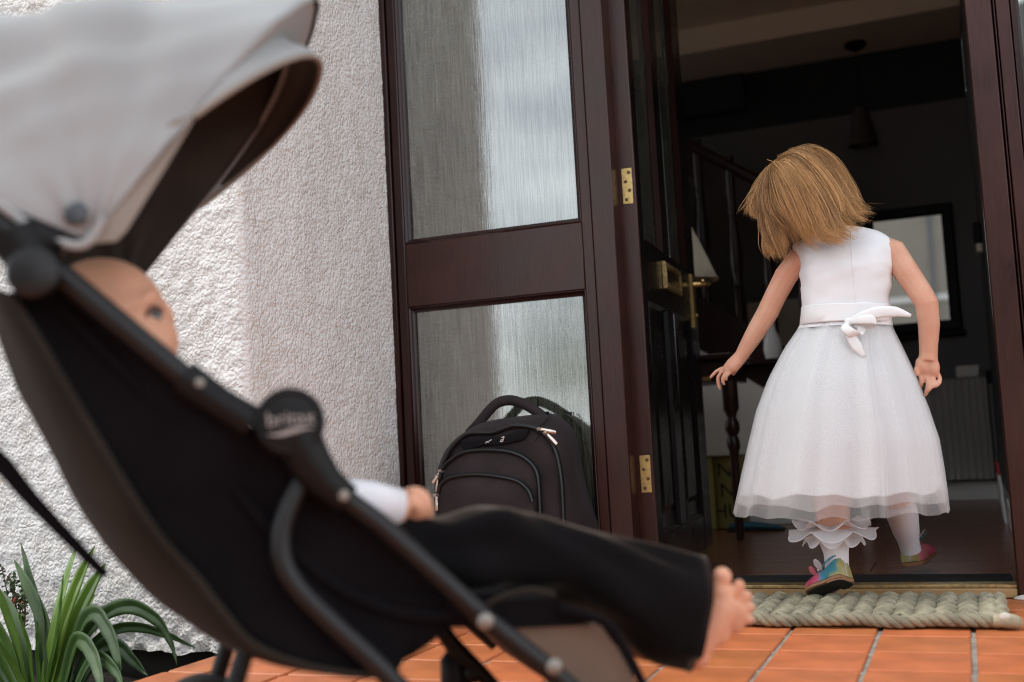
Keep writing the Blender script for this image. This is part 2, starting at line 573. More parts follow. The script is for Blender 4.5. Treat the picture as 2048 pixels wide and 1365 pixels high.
wall_grid().build('roughcast_wall', M_rough, house, angle=180, fix=False)
mb = MB()
mb.box(-1.45, 1.6, .03, .30, 2.06, 3.4)
mb.build('wall_above_door', M_rough, house)
mb = MB(); mb.box(.672, 1.6, .02, .30, -.14, 2.055)
mb.build('wall_beside_door', M_rough, house)
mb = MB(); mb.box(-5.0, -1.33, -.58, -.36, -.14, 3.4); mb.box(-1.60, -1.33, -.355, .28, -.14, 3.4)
mb.build('inner_wall', mat('dark_footing', (.03, .026, .022), .95, vary=.3), house)  # near-black core, seen as the dark gap below the render
# ================================================================ door frame, door
def wood(name, col, rough, bump, coat, bs=40):
    m = mat(name, col, rough=rough, spec=0.38, coat=coat, coat_rough=0.22)
    N, L, B = nodes_of(m)
    tc = N.new('ShaderNodeTexCoord'); mp = N.new('ShaderNodeMapping'); mp.inputs['Scale'].default_value = (1, 1, .05)
    L.new(tc.outputs['Object'], mp.inputs['Vector'])
    no = N.new('ShaderNodeTexNoise'); no.inputs['Scale'].default_value = 220; no.inputs['Detail'].default_value = 6; no.inputs['Roughness'].default_value = .65
    L.new(mp.outputs['Vector'], no.inputs['Vector'])
    n2 = N.new('ShaderNodeTexNoise'); n2.inputs['Scale'].default_value = 7; n2.inputs['Detail'].default_value = 5
    L.new(tc.outputs['Object'], n2.inputs['Vector'])
    mx = N.new('ShaderNodeMix'); mx.data_type = 'RGBA'
    mx.inputs[6].default_value = (*[c * .65 for c in col], 1); mx.inputs[7].default_value = (*[min(1, c * 1.5) for c in col], 1)
    a = N.new('ShaderNodeMath'); a.operation = 'ADD'; L.new(no.outputs['Fac'], a.inputs[0]); L.new(n2.outputs['Fac'], a.inputs[1])
    r = N.new('ShaderNodeMapRange'); r.inputs['From Min'].default_value = .7; r.inputs['From Max'].default_value = 1.3
    L.new(a.outputs[0], r.inputs['Value']); L.new(r.outputs['Result'], mx.inputs[0]); L.new(mx.outputs[2], B.inputs['Base Color'])
    r2 = N.new('ShaderNodeMapRange'); r2.inputs['To Min'].default_value = rough - .12; r2.inputs['To Max'].default_value = rough + .14
    L.new(n2.outputs['Fac'], r2.inputs['Value']); L.new(r2.outputs['Result'], B.inputs['Roughness'])
    bp = N.new('ShaderNodeBump'); bp.inputs['Strength'].default_value = bump; bp.inputs['Distance'].default_value = .0012
    L.new(no.outputs['Fac'], bp.inputs['Height']); L.new(bp.outputs['Normal'], B.inputs['Normal'])
    L.new(bp.outputs['Normal'], B.inputs['Coat Normal'])
    return m
M_wood = wood('oxblood_paint', (0.036, 0.0115, 0.0080), .31, .35, 0.0)
M_bead = wood('oxblood_bead', (0.020, 0.005, 0.0045), .30, .3, 0.0)
M_door = wood('dark_door_paint', (0.006, 0.0035, 0.0035), .24, .2, 0.0)
M_brass = mat('brass', (0.72, 0.50, 0.20), rough=0.28, metal=1.0, vary=.15, vscale=60, bump=.15, bscale=200, bdist=.0005)
M_brass_old = mat('old_brass', (0.52, 0.37, 0.17), rough=0.45, metal=.85, vary=.35, vscale=90, bump=.2, bscale=250, bdist=.0005)
M_dark = mat('dark_slot', (0.006, 0.005, 0.005), rough=.8)

def reeded_glass():
    m = bpy.data.materials.new('obscured_glass'); m.use_nodes = True
    N, L = m.node_tree.nodes, m.node_tree.links
    N.clear()
    out = N.new('ShaderNodeOutputMaterial')
    tc = N.new('ShaderNodeTexCoord'); mp = N.new('ShaderNodeMapping'); mp.inputs['Scale'].default_value = (1, 1, .055)
    L.new(tc.outputs['Object'], mp.inputs['Vector'])
    no = N.new('ShaderNodeTexNoise'); no.inputs['Scale'].default_value = 190; no.inputs['Detail'].default_value = 4; no.inputs['Roughness'].default_value = .6
    no.inputs['Distortion'].default_value = .4
    L.new(mp.outputs['Vector'], no.inputs['Vector'])
    bp = N.new('ShaderNodeBump'); bp.inputs['Strength'].default_value = .030; bp.inputs['Distance'].default_value = .002
    b2 = N.new('ShaderNodeBump'); b2.inputs['Strength'].default_value = .9; b2.inputs['Distance'].default_value = .003
    L.new(no.outputs['Fac'], b2.inputs['Height'])
    L.new(no.outputs['Fac'], bp.inputs['Height'])
    nf = N.new('ShaderNodeTexNoise'); nf.inputs['Scale'].default_value = 330; nf.inputs['Detail'].default_value = 3
    mf = N.new('ShaderNodeMapping'); mf.inputs['Scale'].default_value = (1, 1, .03); L.new(tc.outputs['Object'], mf.inputs['Vector']); L.new(mf.outputs['Vector'], nf.inputs['Vector'])
    b3 = N.new('ShaderNodeBump'); b3.inputs['Strength'].default_value = .045; b3.inputs['Distance'].default_value = .002
    L.new(nf.outputs['Fac'], b3.inputs['Height']); L.new(bp.outputs['Normal'], b3.inputs['Normal'])
    gl = N.new('ShaderNodeBsdfGlossy'); gl.inputs['Roughness'].default_value = .02; gl.inputs['Color'].default_value = (.96, .97, .95, 1)
    L.new(b3.outputs['Normal'], gl.inputs['Normal'])
    gr = N.new('ShaderNodeMapRange'); gr.inputs['From Min'].default_value = .36; gr.inputs['From Max'].default_value = .62; gr.inputs['To Min'].default_value = .88; gr.inputs['To Max'].default_value = 1.0
    L.new(nf.outputs['Fac'], gr.inputs['Value'])
    gc = N.new('ShaderNodeMix'); gc.data_type = 'RGBA'; gc.inputs[6].default_value = (.0, .0, .0, 1); gc.inputs[7].default_value = (.95, .97, .96, 1)
    L.new(gr.outputs['Result'], gc.inputs[0]); L.new(gc.outputs[2], gl.inputs['Color'])
    tr = N.new('ShaderNodeBsdfTransparent'); tr.inputs['Color'].default_value = (.50, .54, .48, 1)
    tl = N.new('ShaderNodeBsdfDiffuse'); tl.inputs['Color'].default_value = (.13, .14, .12, 1)
    L.new(b2.outputs['Normal'], tl.inputs['Normal'])
    sr = N.new('ShaderNodeMapRange'); sr.inputs['From Min'].default_value = .38; sr.inputs['From Max'].default_value = .64
    L.new(nf.outputs['Fac'], sr.inputs['Value'])
    sc = N.new('ShaderNodeMix'); sc.data_type = 'RGBA'; sc.inputs[6].default_value = (.03, .033, .027, 1); sc.inputs[7].default_value = (.30, .32, .26, 1)  # streaks here and in the gloss tint stand in for relief shading
    L.new(sr.outputs['Result'], sc.inputs[0]); L.new(sc.outputs[2], tl.inputs['Color'])
    m1 = N.new('ShaderNodeMixShader'); m1.inputs[0].default_value = .30
    L.new(tr.outputs[0], m1.inputs[1]); L.new(tl.outputs[0], m1.inputs[2])
    fr = N.new('ShaderNodeLayerWeight'); fr.inputs['Blend'].default_value = .30
    mr = N.new('ShaderNodeMapRange'); mr.inputs['To Min'].default_value = .26; mr.inputs['To Max'].default_value = .9
    L.new(fr.outputs['Fresnel'], mr.inputs['Value'])
    m2 = N.new('ShaderNodeMixShader')
    L.new(mr.outputs['Result'], m2.inputs[0]); L.new(m1.outputs[0], m2.inputs[1]); L.new(gl.outputs[0], m2.inputs[2])
    L.new(m2.outputs[0], out.inputs['Surface'])
    return m
M_reed = reeded_glass()

frame = empty('door_frame', (-.3, .05, 0), 'oxblood painted door frame with obscured glass side panels either side of the open doorway', 'door frame')

def bead_rect(x0, x1, z0, z1, yf, w, d, m):
    """mitred glazing bead round an opening x0..x1, z0..z1: ogee section w wide, stepping back d to the glass"""
    prof = [(0, yf), (.0022, yf - .0015), (w * .45, yf + d * .12), (w * .62, yf + d * .45), (w * .95, yf + d * .62), (w, yf + d)]
    rs = [[V3(x0 + i, y, z0 + i), V3(x1 - i, y, z0 + i), V3(x1 - i, y, z1 - i), V3(x0 + i, y, z1 - i)] for i, y in prof]
    m.rings(rs, True, False, False)

def side_screen(xl, xr, gl, gr, mirror=False):
    """xl..xr the screen, gl..gr the glass"""
    bw = .0125
    for (z0, z1) in ((.717 + .166, 2.0), (.13, .698)):
        b = MB(); bead_rect(gl - bw, gr + bw, z0 - bw, z1 + bw, .006, bw, .016, b)
        b.build('glazing_bead', M_bead, frame, angle=30)
        g = MB(); g.box(gl - .006, gr + .006, .0235, .0285, z0 - .006, z1 + .006)
        g.build('glass_pane', M_reed, frame)
    L, Rr = gl - bw, gr + bw
    outer = MB(); outer.box(xl, xl + .014, -.002, .10, 0.002, 2.05, .002)
    outer.box(xl + .0165, L - .0005, .003, .095, 0.002, 2.05, .003); outer.build('stile', M_bead, frame)
    inner = MB(); inner.box(Rr + .0005, xr, .003, .095, 0.002, 2.05, .002); inner.build('stile', M_wood, frame)
    for z0, z1 in ((.698 + bw + .0005, .883 - bw - .0005), (.03, .13 - bw - .0005), (2.0 + bw + .0005, 2.0495)):
        r = MB(); r.box(L, Rr, .0045, .093, z0, z1, .002); r.build('rail', M_wood, frame)
side_screen(-1.302, -.770, -1.248, -.809)
side_screen(.156, .672, .172, .615)
# posts either side of the doorway, with rebates for the door
mb = MB(); mb.box(-.7685, -.714, -.004, .052, .0015, 2.05, .0025); mb.box(-.7685, -.735, .0525, .104, .0015, 2.05, .002)
mb.build('door_post', M_wood, frame)
mb = MB(); mb.box(.0705, .1205, -.004, .050, .0015, 2.05, .0025); mb.box(.1235, .1275, .004, .05, .0015, 2.05, .001); mb.box(.1290, .1545, -.003, .05, .0015, 2.05, .002)
mb.box(.092, .1545, .0505, .104, .0015, 2.05, .002)
mb.build('door_post', M_wood, frame)
mb = MB(); mb.box(-1.302, .672, -.003, .10, 2.051, 2.10, .003); mb.build('head_rail', M_wood, frame)
# threshold: timber sill with a brass weather bar
mb = MB(); mb.box(-.7135, .0700, .002, .030, .0005, .0195, .002); th = mb.build('threshold', mat('sill_timber', (.42, .27, .12), .5, vary=.3, vscale=20, stretch=(.1, 1, 1)), frame)
mb = MB(); mb.box(-.7135, .0700, .006, .050, .0200, .0275, .0015); mb.build('weather_bar', M_brass_old, th)
mb = MB(); mb.box(-.7135, .0700, .032, .11, .0005, .019); mb.build('sill_back', M_dark, th)
# dab of mortar at the foot of the right post
mb = MB(); mb.ball((.09, -.012, .002), .03, .014, .008, nu=12, nv=6); mb.build('mortar_dab', mat('mortar', (.6, .56, .52), .9, bump=.6, bscale=120), frame)

# ---- front door, standing open into the hall
DH = Vector((-.675, .055, 0)); DANG = math.radians(92.8056)
door = empty('front_door', DH, 'dark panelled front door standing open into the hall with brass letter plate', 'door', rotz=DANG)
DM = Matrix.Translation(DH) @ Matrix.Rotation(DANG, 4, 'Z')   # local: x along the leaf, -y its outer face, z up
def dbuild(b, name, m, parent=None, **k):
    b.v = [tuple(DM @ Vector(p)) for p in b.v]
    return b.build(name, m, parent or door, **k)
LW, LT = .768, .044
zb, zt = .034, 2.03
sil = ((0, .070), (.300, .392), (.640, LW))
for i, (a, c) in enumerate(sil):
    b = MB()
    if i == 1: b.box(a, c, .002, LT - .002, .83 + .001, zt - .1, .002)
    else: b.box(a, c, 0, LT, zb, zt, .006 if i == 0 else .003)
    dbuild(b, 'stile' if i != 1 else 'glazing_bar', M_door)
for a, c in ((.685, .8305), (zb, .13), (zt - .0995, zt)):
    b = MB(); b.box(.0705, .6395, .001, LT - .001, a, c, .002); dbuild(b, 'rail', M_door)
b = MB(); b.box(.302, .390, .002, LT - .002, .1305, .6845, .002); dbuild(b, 'mullion', M_door)
for a, c in ((.0705, .2995), (.3925, .6395)):
    b = MB(); rr = []
    for i, y in ((0, .001), (.010, .009), (.016, .014)):
        rr.append([V3(a + i, y, .831 + i), V3(c - i, y, .831 + i), V3(c - i, y, 1.930 - i), V3(a + i, y, 1.930 - i)])
    b.rings(rr, True, False, False); dbuild(b, 'glazing_bead', M_bead, angle=20)
    b = MB(); b.box(a + .008, c - .008, .016, .021, .84, 1.92); dbuild(b, 'glass_pane', M_clear_glass if 'M_clear_glass' in globals() else M_reed)
for a, c in ((.0705, .3015), (.3905, .6395)):
    b = MB(); rr = []
    for i, y in ((0, .001), (.010, .010), (.020, .0125), (.045, .0125), (.060, .006), (.061, .0055)):
        rr.append([V3(a + i, y, .1305 + i), V3(c - i, y, .1305 + i), V3(c - i, y, .6845 - i), V3(a + i, y, .6845 - i)])
    b.rings(rr, True, False, True); dbuild(b, 'panel', M_door, angle=20)
# letter plate
b = MB(); b.rings([[V3(x, y, z) for x, z in ((.262 + i, .735 - 0 + i), (.482 - i, .735 + i), (.482 - i, .805 - i), (.262 + i, .805 - i))]
                   for i, y in ((0, -.0005), (0, -.007), (.004, -.011), (.013, -.011), (.017, -.008), (.017, -.001))], True, True, False)
lp = dbuild(b, 'letter_plate', M_brass_old, angle=25)
b = MB(); b.box(.282, .462, -.0075, -.002, .7545, .7855, .002); dbuild(b, 'flap', mat('flap_brass', (.40, .30, .15), .25, metal=1), lp)
b = MB(); b.tube([(.34, -.012, .792), (.345, -.016, .792), (.40, -.016, .792), (.405, -.012, .792)], .0022, 6); dbuild(b, 'flap_pull', M_brass, lp)
# handle: long backplate and a lever
b = MB(); b.rings([[V3(x, y, z) for x, z in ((.676 + i, .665 + i), (.716 - i, .665 + i), (.716 - i, .822 - i), (.676 + i, .822 - i))]
                   for i, y in ((0, -.0005), (0, -.005), (.003, -.008))], True, True, True)
hp = dbuild(b, 'handle_plate', M_brass, angle=25)
b = MB(); b.tube([(.696, -.008, .792), (.696, -.018, .792), (.696, -.050, .792)], [.011, .0085, .0085], 12)
b.tube(catmull([(.698, -.046, .792), (.685, -.053, .793), (.655, -.054, .795), (.615, -.052, .791), (.590, -.050, .786)], 4), [.0085] * 8 + [.0075] * 8 + [.006], 10)
b.ball((.588, -.050, .786), .0075); dbuild(b, 'lever', M_brass, hp)
b = MB(); b.lathe([(0, 0), (.008, .001), (.008, .004), (0, .005)], (.696, -.008, .700), (0, -1, 0), 12); dbuild(b, 'keyhole_cover', M_brass_old, hp)
b = MB(); b.box(LW, LW + .002, .010, .034, .64, .80, .0008); dbuild(b, 'lock_plate', M_brass_old)
b = MB(); b.box(-.0014, .0, .002, LT - .002, zb + .002, zt - .002, .0005); b.tube([(.004, .0035, zb + .003), (.004, .0035, zt - .003)], .0055, 10); dbuild(b, 'edge_bead', M_wood)
# hinge plates let into the edge of the door, four screws each
for z in (.275, .951, 1.70):
    b = MB(); b.box(-.0022, .004, .006, .0315, z - .043, z + .043, .001)
    h = dbuild(b, 'hinge', mat('hinge_brass', (.60, .43, .17), .42, metal=.75, vary=.2, vscale=120))
    for k in range(4):
        s = MB(); s.lathe([(.0042, -.0006), (.0042, .0004), (.0030, .0012), (.0008, .0010), (0, .0006)],
                          (-.0022, .0135 + (.0085 if k % 2 else 0), z + .032 - .0215 * k), (-1, 0, 0), 10)
        dbuild(s, 'screw', mat('screw_brass', (.16, .10, .05), .5, metal=.8), h)
# ================================================================ the hall behind the door
FZ = 0.004
HZ = 0.018        # hall floor
M_lam = mat('laminate', (.17, .062, .032), rough=.26, vary=.45, vscale=12, stretch=(.18, 1.6, 1), bump=.05, bscale=40, rnd=.18)
M_ceil = mat('ceiling_paint', (.78, .69, .56), .9, vary=.03)
M_grey = mat('charcoal_wall', (.125, .12, .115), .9, vary=.06, vscale=3, bump=.15, bscale=300, bdist=.0006)
M_shade_pelmet = mat('wall_shade_pelmet_black', (.018, .018, .020), .85, vary=.1)  # stands for shade on the upper wall; also colours the pelmet
M_white = mat('white_paint', (.80, .77, .72), .55, vary=.04, vscale=3)
M_mahog = mat('mahogany', (.020, .0065, .005), .36, spec=.3, vary=.35, vscale=18, stretch=(1, 1, .15))
M_cream = mat('cream_wall', (.72, .66, .56), .9, vary=.04)

hf = tag(empty('hall_floor', (0, 0, 0)), kind='structure')
mb = MB(); mb.box(-3.2, 1.2, .112, 3.2, -.1, HZ - .012); mb.build('subfloor', M_dark, hf)
pl = MB(); pl.box(-.644, .644, -.094, .094, -.011, 0, .0012); pl_me = pl.mesh('board', M_lam, True, 25)
for r in range(16):
    y = .112 + .0945 + r * .19
    if y > 2.95: break
    for k in range(4):
        o = bpy.data.objects.new('board', pl_me); COL.objects.link(o)
        o.location = (-2.6 + (r % 3) * .43 + k * 1.290, y, HZ); o.parent = hf
def wallbox(name, a, m):
    b = MB(); b.box(*a); return tag(b.build(name, m), kind='structure')
# back wall, upper part set back, its black colour painting the shade under the beam
hb = tag(empty('hall_wall', (-.5, 2.6, 0)), kind='structure')
b = MB(); b.box(-3.2, .115, 2.60, 2.70, HZ + .001, 1.712, .0); b.build('grey_wall', M_grey, hb)
b = MB(); b.box(-3.2, .115, 2.612, 2.70, 1.7135, 2.20); b.build('painted_wall_shade', M_shade_pelmet, hb)
b = MB(); b.box(.117, .20, .36, 2.70, HZ + .001, 2.20); b.build('end_wall', M_grey, hb)
b = MB(); b.box(.201, 1.6, .36, .44, -.1, 2.20); b.build('return_wall', M_grey, hb)
b = MB(); b.box(-3.3, -3.2, .1, .60, -.1, 2.20); b.box(-3.3, -3.2, 2.05, 2.8, -.1, 2.20); b.box(-3.3, -3.2, .601, 2.049, -.1, .75); b.box(-3.3, -3.2, .601, 2.049, 1.95, 2.20); b.build('far_wall', M_cream, hb)  # opening added out of view to let sky light onto the beam
b = MB()
for y in (.601, 1.30, 2.009): b.box(-3.28, -3.24, y, y + .04, .75, 1.95, .003)
b.box(-3.281, -3.239, .64, 2.01, .75, .79, .003); b.box(-3.281, -3.239, .64, 2.01, 1.91, 1.95, .003); b.build('window_frame', M_white, hb)  # frame of the added, unseen window
b = MB(); b.box(-3.2, -1.62, .302, .36, -.1, 2.20); b.build('front_wall', M_cream, hb)
b = MB(); b.box(-3.2, .117, 2.582, 2.5995, HZ + .001, .098, .003); b.build('skirting', M_white, hb)
b = MB(); b.box(.100, .1165, .37, 2.5815, HZ + .001, .098, .003); b.build('skirting', M_white, hb)
b = MB(); b.box(-3.3, 1.6, .305, 2.8, 2.085, 2.25); tag(b.build('hall_ceiling', M_ceil), kind='structure')
b = MB(); b.box(-3.2, .1165, 2.20, 2.6115, 1.975, 2.0845, .004); tag(b.build('ceiling_beam', M_ceil), 'cream boxed ceiling beam crossing the hall in front of the back wall', 'ceiling beam')
# dark box at the left end of the dark upper wall, a curtain pelmet
b = MB(); b.box(-1.75, -.80, 2.545, 2.611, 1.80, 1.965, .006); tag(b.build('pelmet', M_shade_pelmet), 'black pelmet box high on the hall back wall under the beam', 'pelmet')

# ---- doormat inside
b = MB(); b.box(-.705, .065, .033, .030 + .162, 0.0195, .0255, .003)
tag(b.build('inner_mat', mat('black_coir', (.012, .012, .012), 1.0, bump=1, bscale=400, bdist=.003)), 'flat black barrier mat just inside the brass threshold', 'mat')

# ---- staircase along the back left: it climbs to the left, open side towards the door
SY = 1.66
st = empty('staircase', (-.9, SY, HZ), 'dark wooden staircase with turned balusters and a white panel beneath', 'staircase')
def zs(x, off): return .509 + (-.663 - x) * .70 + off      # nosing line on plane y = SY
b = MB()
xa, xb = -2.2, -.36
b.rings([[V3(xa, y, zs(xa, 0)), V3(xb, y, zs(xb, 0)), V3(xb, y, zs(xb, .20)), V3(xa, y, zs(xa, .20))] for y in (SY - .012, SY + .028)])
b.build('string', M_mahog, st, smooth=False)
b = MB(); b.rings([[V3(xa, y, HZ + .002), V3(-.335, y, HZ + .002), V3(xb + .02, y, zs(xb + .02, -.003)), V3(xa, y, zs(xa, -.003))] for y in (SY - .001, SY + .024)])
b.build('understair_panel', M_white, st, smooth=False)
x = xb; k = 0
while x > xa + .2:
    z = zs(x, .12)
    b = MB(); b.box(x - .20, x + .02, SY + .031, 2.57, z - .03, z, .006); b.box(x - .2, x - .18, SY + .033, 2.57, z + .0005, z + .11, .002)
    b.build('tread', M_mahog, st); x -= .1857; k += 1
b = MB()
hr = [V3(xx, SY + .008, zs(xx, .78)) for xx in (xa, -.44)]
b.tube([hr[0], hr[1]], .030, 10, flat=.75); b.rings([[V3(hr[0].x, y, hr[0].z - .13), V3(hr[1].x, y, hr[1].z - .13), V3(hr[1].x, y, hr[1].z - .02), V3(hr[0].x, y, hr[0].z - .02)] for y in (SY + .001, SY + .015)]); b.build('handrail', M_mahog, st)
prof = [(.018, 0), (.018, .12), (.022, .13), (.014, .15), (.021, .19), (.024, .24), (.017, .34), (.013, .40), (.019, .415), (.014, .43), (.018, .46), (.018, .62)]
x = -.50
while x > -1.9:
    b = MB(); z0 = zs(x, .195)
    b.lathe(prof, (x, SY + .008, z0), sides=10); b.build('baluster', M_mahog, st); x -= .118
b = MB(); nx = -.405
b.box(nx - .042, nx + .042, SY - .034, SY + .05, HZ + .001, .55, .004); b.lathe([(.04, .55), (.026, .57), (.038, .62), (.042, .70), (.028, .82), (.036, .85), (.036, .86)], (nx, SY + .008, 0), sides=14)
b.box(nx - .042, nx + .042, SY - .034, SY + .05, .86, 1.02, .004); b.lathe([(.03, 1.02), (.022, 1.035), (.045, 1.06), (.05, 1.09), (.035, 1.12), (.0, 1.13)], (nx, SY + .008, 0), sides=14)
b.build('newel_post', M_mahog, st)
# cream panel added behind the stairs, standing for lit patches between the balusters
b = MB(); b.box(-.86, -.52, 2.555, 2.581, .45, .92, .004); wp = b.build('stair_wall_panel', M_cream, st)
# small pale vase on a shelf, seen between the balusters
fl = empty('flower_vase', (-.66, 2.2, .6), 'small pale glass vase glimpsed between the dark balusters', 'vase')
b = MB(); b.lathe([(.0, .0), (.028, .0), (.034, .03), (.030, .07), (.016, .10), (.013, .13), (.02, .15)], (-.62, 1.62, .61), sides=16); b.build('vase_body', mat('white_china', (.8, .8, .78), .25), fl)
b = MB(); b.box(-.75, -.50, 1.585, 1.640, .592, .6085, .003); b.build('shelf', M_mahog, fl)

# ---- hall table with turned legs
tb = empty('hall_table', (-.86, 1.2, HZ), 'dark narrow hall table with slender turned legs behind the open door', 'table')
TZ = .603
b = MB(); b.box(-1.16, -.652, 1.02, 1.36, TZ - .018, TZ, .005); b.build('tabletop', M_mahog, tb)
b = MB(); b.box(-1.14, -.672, 1.045, 1.34, TZ - .085, TZ - .0185, .003); b.build('apron', M_mahog, tb)
b = MB(); b.box(-1.13, -.73, 1.034, 1.0445, TZ - .083, TZ - .068, .002); b.build('apron_reflection', mat('reflection_tan', (.22, .12, .05), .35), tb)  # lighter strip painted in for a reflection along the apron's lower edge
leg = [(.010, 0), (.013, .02), (.013, .26), (.015, .285), (.020, .30), (.018, .325), (.013, .335), (.022, .355), (.022, .375), (.013, .395), (.017, .41), (.024, .425), (.024, .515)]
leg = [(r, HZ + .001 + z * (TZ - .0855 - HZ) / .515) for r, z in leg]
for x, y in ((-1.115, 1.07), (-1.115, 1.315), (at_y(1465, 850, 1.07).x, 1.07), (at_y(1463, 850, 1.315).x, 1.315)):
        b = MB(); b.lathe(leg, (x, y, 0), sides=14); b.build('leg', M_mahog, tb)
# table lamp
lm = empty('table_lamp', (-.80, 1.22, TZ), 'unlit table lamp with a cream pleated shade behind the open door', 'lamp')
LX, LY = -.845, 1.24
b = MB(); n = 120; r0, r1, z0, z1 = .116, .040, .872, 1.055
rings = []
for q in range(5):
    t = q / 4; r = lerp(r0, r1, t) ; z = lerp(z0, z1, t)
    rings.append([V3(LX + (r + (.0016 if a % 2 else -.0012)) * math.cos(2 * math.pi * a / n), LY + (r + (.0016 if a % 2 else -.0012)) * math.sin(2 * math.pi * a / n), z) for a in range(n)])
b.rings(rings, True, False, False)
M_shade = mat('pleated_shade', (.74, .66, .52), .85, vary=.05)
b.build('lamp_shade', M_shade, lm, angle=10, solid=.0012)
b = MB(); b.tube([V3(LX + r0 * 1.01 * math.cos(a), LY + r0 * 1.01 * math.sin(a), z0) for a in np.linspace(0, 2 * math.pi, 49)], .003, 6); b.build('shade_trim', M_shade, lm)
b = MB(); b.lathe([(.0, TZ + .001), (.06, TZ + .001), (.062, TZ + .012), (.03, TZ + .025), (.022, TZ + .06), (.035, TZ + .10), (.04, TZ + .14), (.02, TZ + .19), (.010, TZ + .21), (.010, .93), (0, .93)], (LX, LY, 0), sides=24)
b.build('lamp_base', M_brass_old, lm)
# papers and a red cloth on the table
b = MB(); pts = [(-.80, 1.06), (-.68, 1.08), (-.69, 1.17), (-.79, 1.16)]
b.grid(lambda u, v: V3(lerp(-.81, -.672, u), lerp(1.06, 1.20, v), TZ + .003 + .016 * max(0, math.sin(u * 5 + v * 2)) * v), 10, 8)
tag(b.build('paper', mat('paper', (.78, .74, .68), .8), solid=.0008), 'creased sheet of white paper on the hall table edge', 'paper')
b = MB(); b.grid(lambda u, v: V3(lerp(-.98, -.80, u), lerp(1.10, 1.30, v), TZ + .004 + .045 * math.sin(math.pi * u) * math.sin(math.pi * v) + .012 * noise.noise(V3(u * 6, v * 6, 2))), 18, 18)
tag(b.build('cloth', mat('red_cloth', (.36, .035, .02), .9, sheen=.3), solid=.002), 'crumpled red cloth heaped on the hall table', 'cloth')

# ---- box under the table
bx = empty('storage_box', (-.84, 1.52, HZ), 'tall olive yellow box with black lettering under the hall table', 'box')
M_boxy = mat('olive_card', (.30, .25, .065), .7, vary=.12, vscale=8)
b = MB(); b.box(-.955, -.838, 1.49, 1.62, HZ + .001, .268, .003); b.box(-.8365, -.745, 1.505, 1.625, HZ + .001, .268, .003); b.build('carton', M_boxy, bx)
b = MB(); b.box(-.957, -.744, 1.485, 1.628, .2685, .274, .002); b.build('lid', mat('box_lid', (.16, .13, .05), .6), bx)
for s, x, z, h in (('N', -.802, .222, .07), ('N', -.796, .150, .07), ('HU', -.800, .078, .07)):
    me = text_mesh(s, h); me.materials.append(M_dark)
    o = bpy.data.objects.new('lettering', me); COL.objects.link(o); o.rotation_euler = (math.pi / 2, 0, 0); o.location = (x, 1.5040, z); o.parent = bx; o.matrix_parent_inverse = world_matrix(bx).inverted()
b = MB(); b.box(-.772, -.752, 1.500, 1.5046, .10, .262, .001, Matrix.Translation((-.765, 0, .18)) @ Matrix.Rotation(-.22, 4, 'Y') @ Matrix.Translation((.765, 0, -.18))); b.build('stripe', mat('box_stripe', (.36, .31, .10), .6), bx)
# slippers
sl = empty('slipper', (-.70, 1.43, HZ), 'teal fabric slipper lying on the hall floor behind the dress', 'slipper')
b = MB(); rr = []
for i in range(13):
    t = i / 12; x = lerp(-.78, -.60, t); w = .036 * (math.sin(math.pi * min(1, .12 + t * .86)) ** .5); h = .036 * (1 - .45 * t) * (math.sin(math.pi * (.1 + .85 * t)) ** .4)
    rr.append([V3(x, 1.42 + w * math.cos(a), HZ + .002 + max(0, h * (.5 + .5 * math.sin(a)))) for a in np.linspace(0, 2 * math.pi, 15)[:-1]])
b.rings(rr); b.build('upper', mat('teal_felt', (.03, .11, .14), .95, bump=.4, bscale=200), sl)
b = MB(); b.box(-.785, -.595, 1.384, 1.456, HZ + .0005, HZ + .006, .002); b.build('sole', M_dark, sl)

# ---- mirror, radiator and small things on the back wall
mi = empty('wall_mirror', (-.15, 2.595, 1.0), 'black framed mirror hung on the charcoal hall wall', 'mirror')
M_frm = mat('black_frame', (.007, .006, .006), .6, spec=.2)
X0, X1, Z0, Z1 = -.345, .022, .728, 1.268
b = MB(); b.rings([[V3(x, y, z) for x, z in ((X0 + i, Z0 + i), (X1 - i, Z0 + i), (X1 - i, Z1 - i), (X0 + i, Z1 - i))] for i, y in ((0, 2.5985), (0, 2.575), (.008, 2.566), (.036, 2.572), (.046, 2.585), (.047, 2.5975))], True, False, False)
b.build('mirror_frame', M_frm, mi, angle=25)
b = MB(); b.box(X0 - .012, X1 + .012, 2.560, 2.598, Z0 - .022, Z0 - .001, .004); b.build('mirror_ledge', M_frm, mi)
mg = mat('mirror_glass', (.82, .84, .84), .015, metal=1.0)
b = MB(); b.box(X0 + .044, X1 - .044, 2.588, 2.5965, Z0 + .044, Z1 - .044); b.build('mirror_glass', mg, mi, smooth=False)

rd = empty('radiator', (-.2, 2.56, .1), 'ribbed panel radiator on the charcoal wall below the mirror', 'radiator')
M_rad = mat('radiator_enamel', (.36, .335, .30), .4, vary=.03)
b = MB(); nfl = 26; xs_ = []
def radp(u, v):
    x = lerp(-.62, .092, u); w = (x + .62) / .0272; t = w % 1
    y = 2.530 + (.010 * smoothstep(min(1, abs(t - .5) * 5 - .6)) if .035 < v < .96 and .03 < u < .985 else 0)
    return V3(x, y, lerp(.108, .522, v))
us = [0, 0]
b.grid(radp, 26 * 10, 12)
b.build('panel', M_rad, rd, angle=60)
b = MB(); b.box(-.622, .094, 2.5445, 2.575, .106, .5235, .004); b.build('back_panel', M_rad, rd)
b = MB(); b.tube([(.098, 2.553, .50), (.110, 2.553, .50)], .009, 8); b.lathe([(.012, 0), (.014, .02), (.011, .045), (0, .046)], (.105, 2.545, .505), (0, 0, 1), 12); b.build('valve', M_dark, rd)
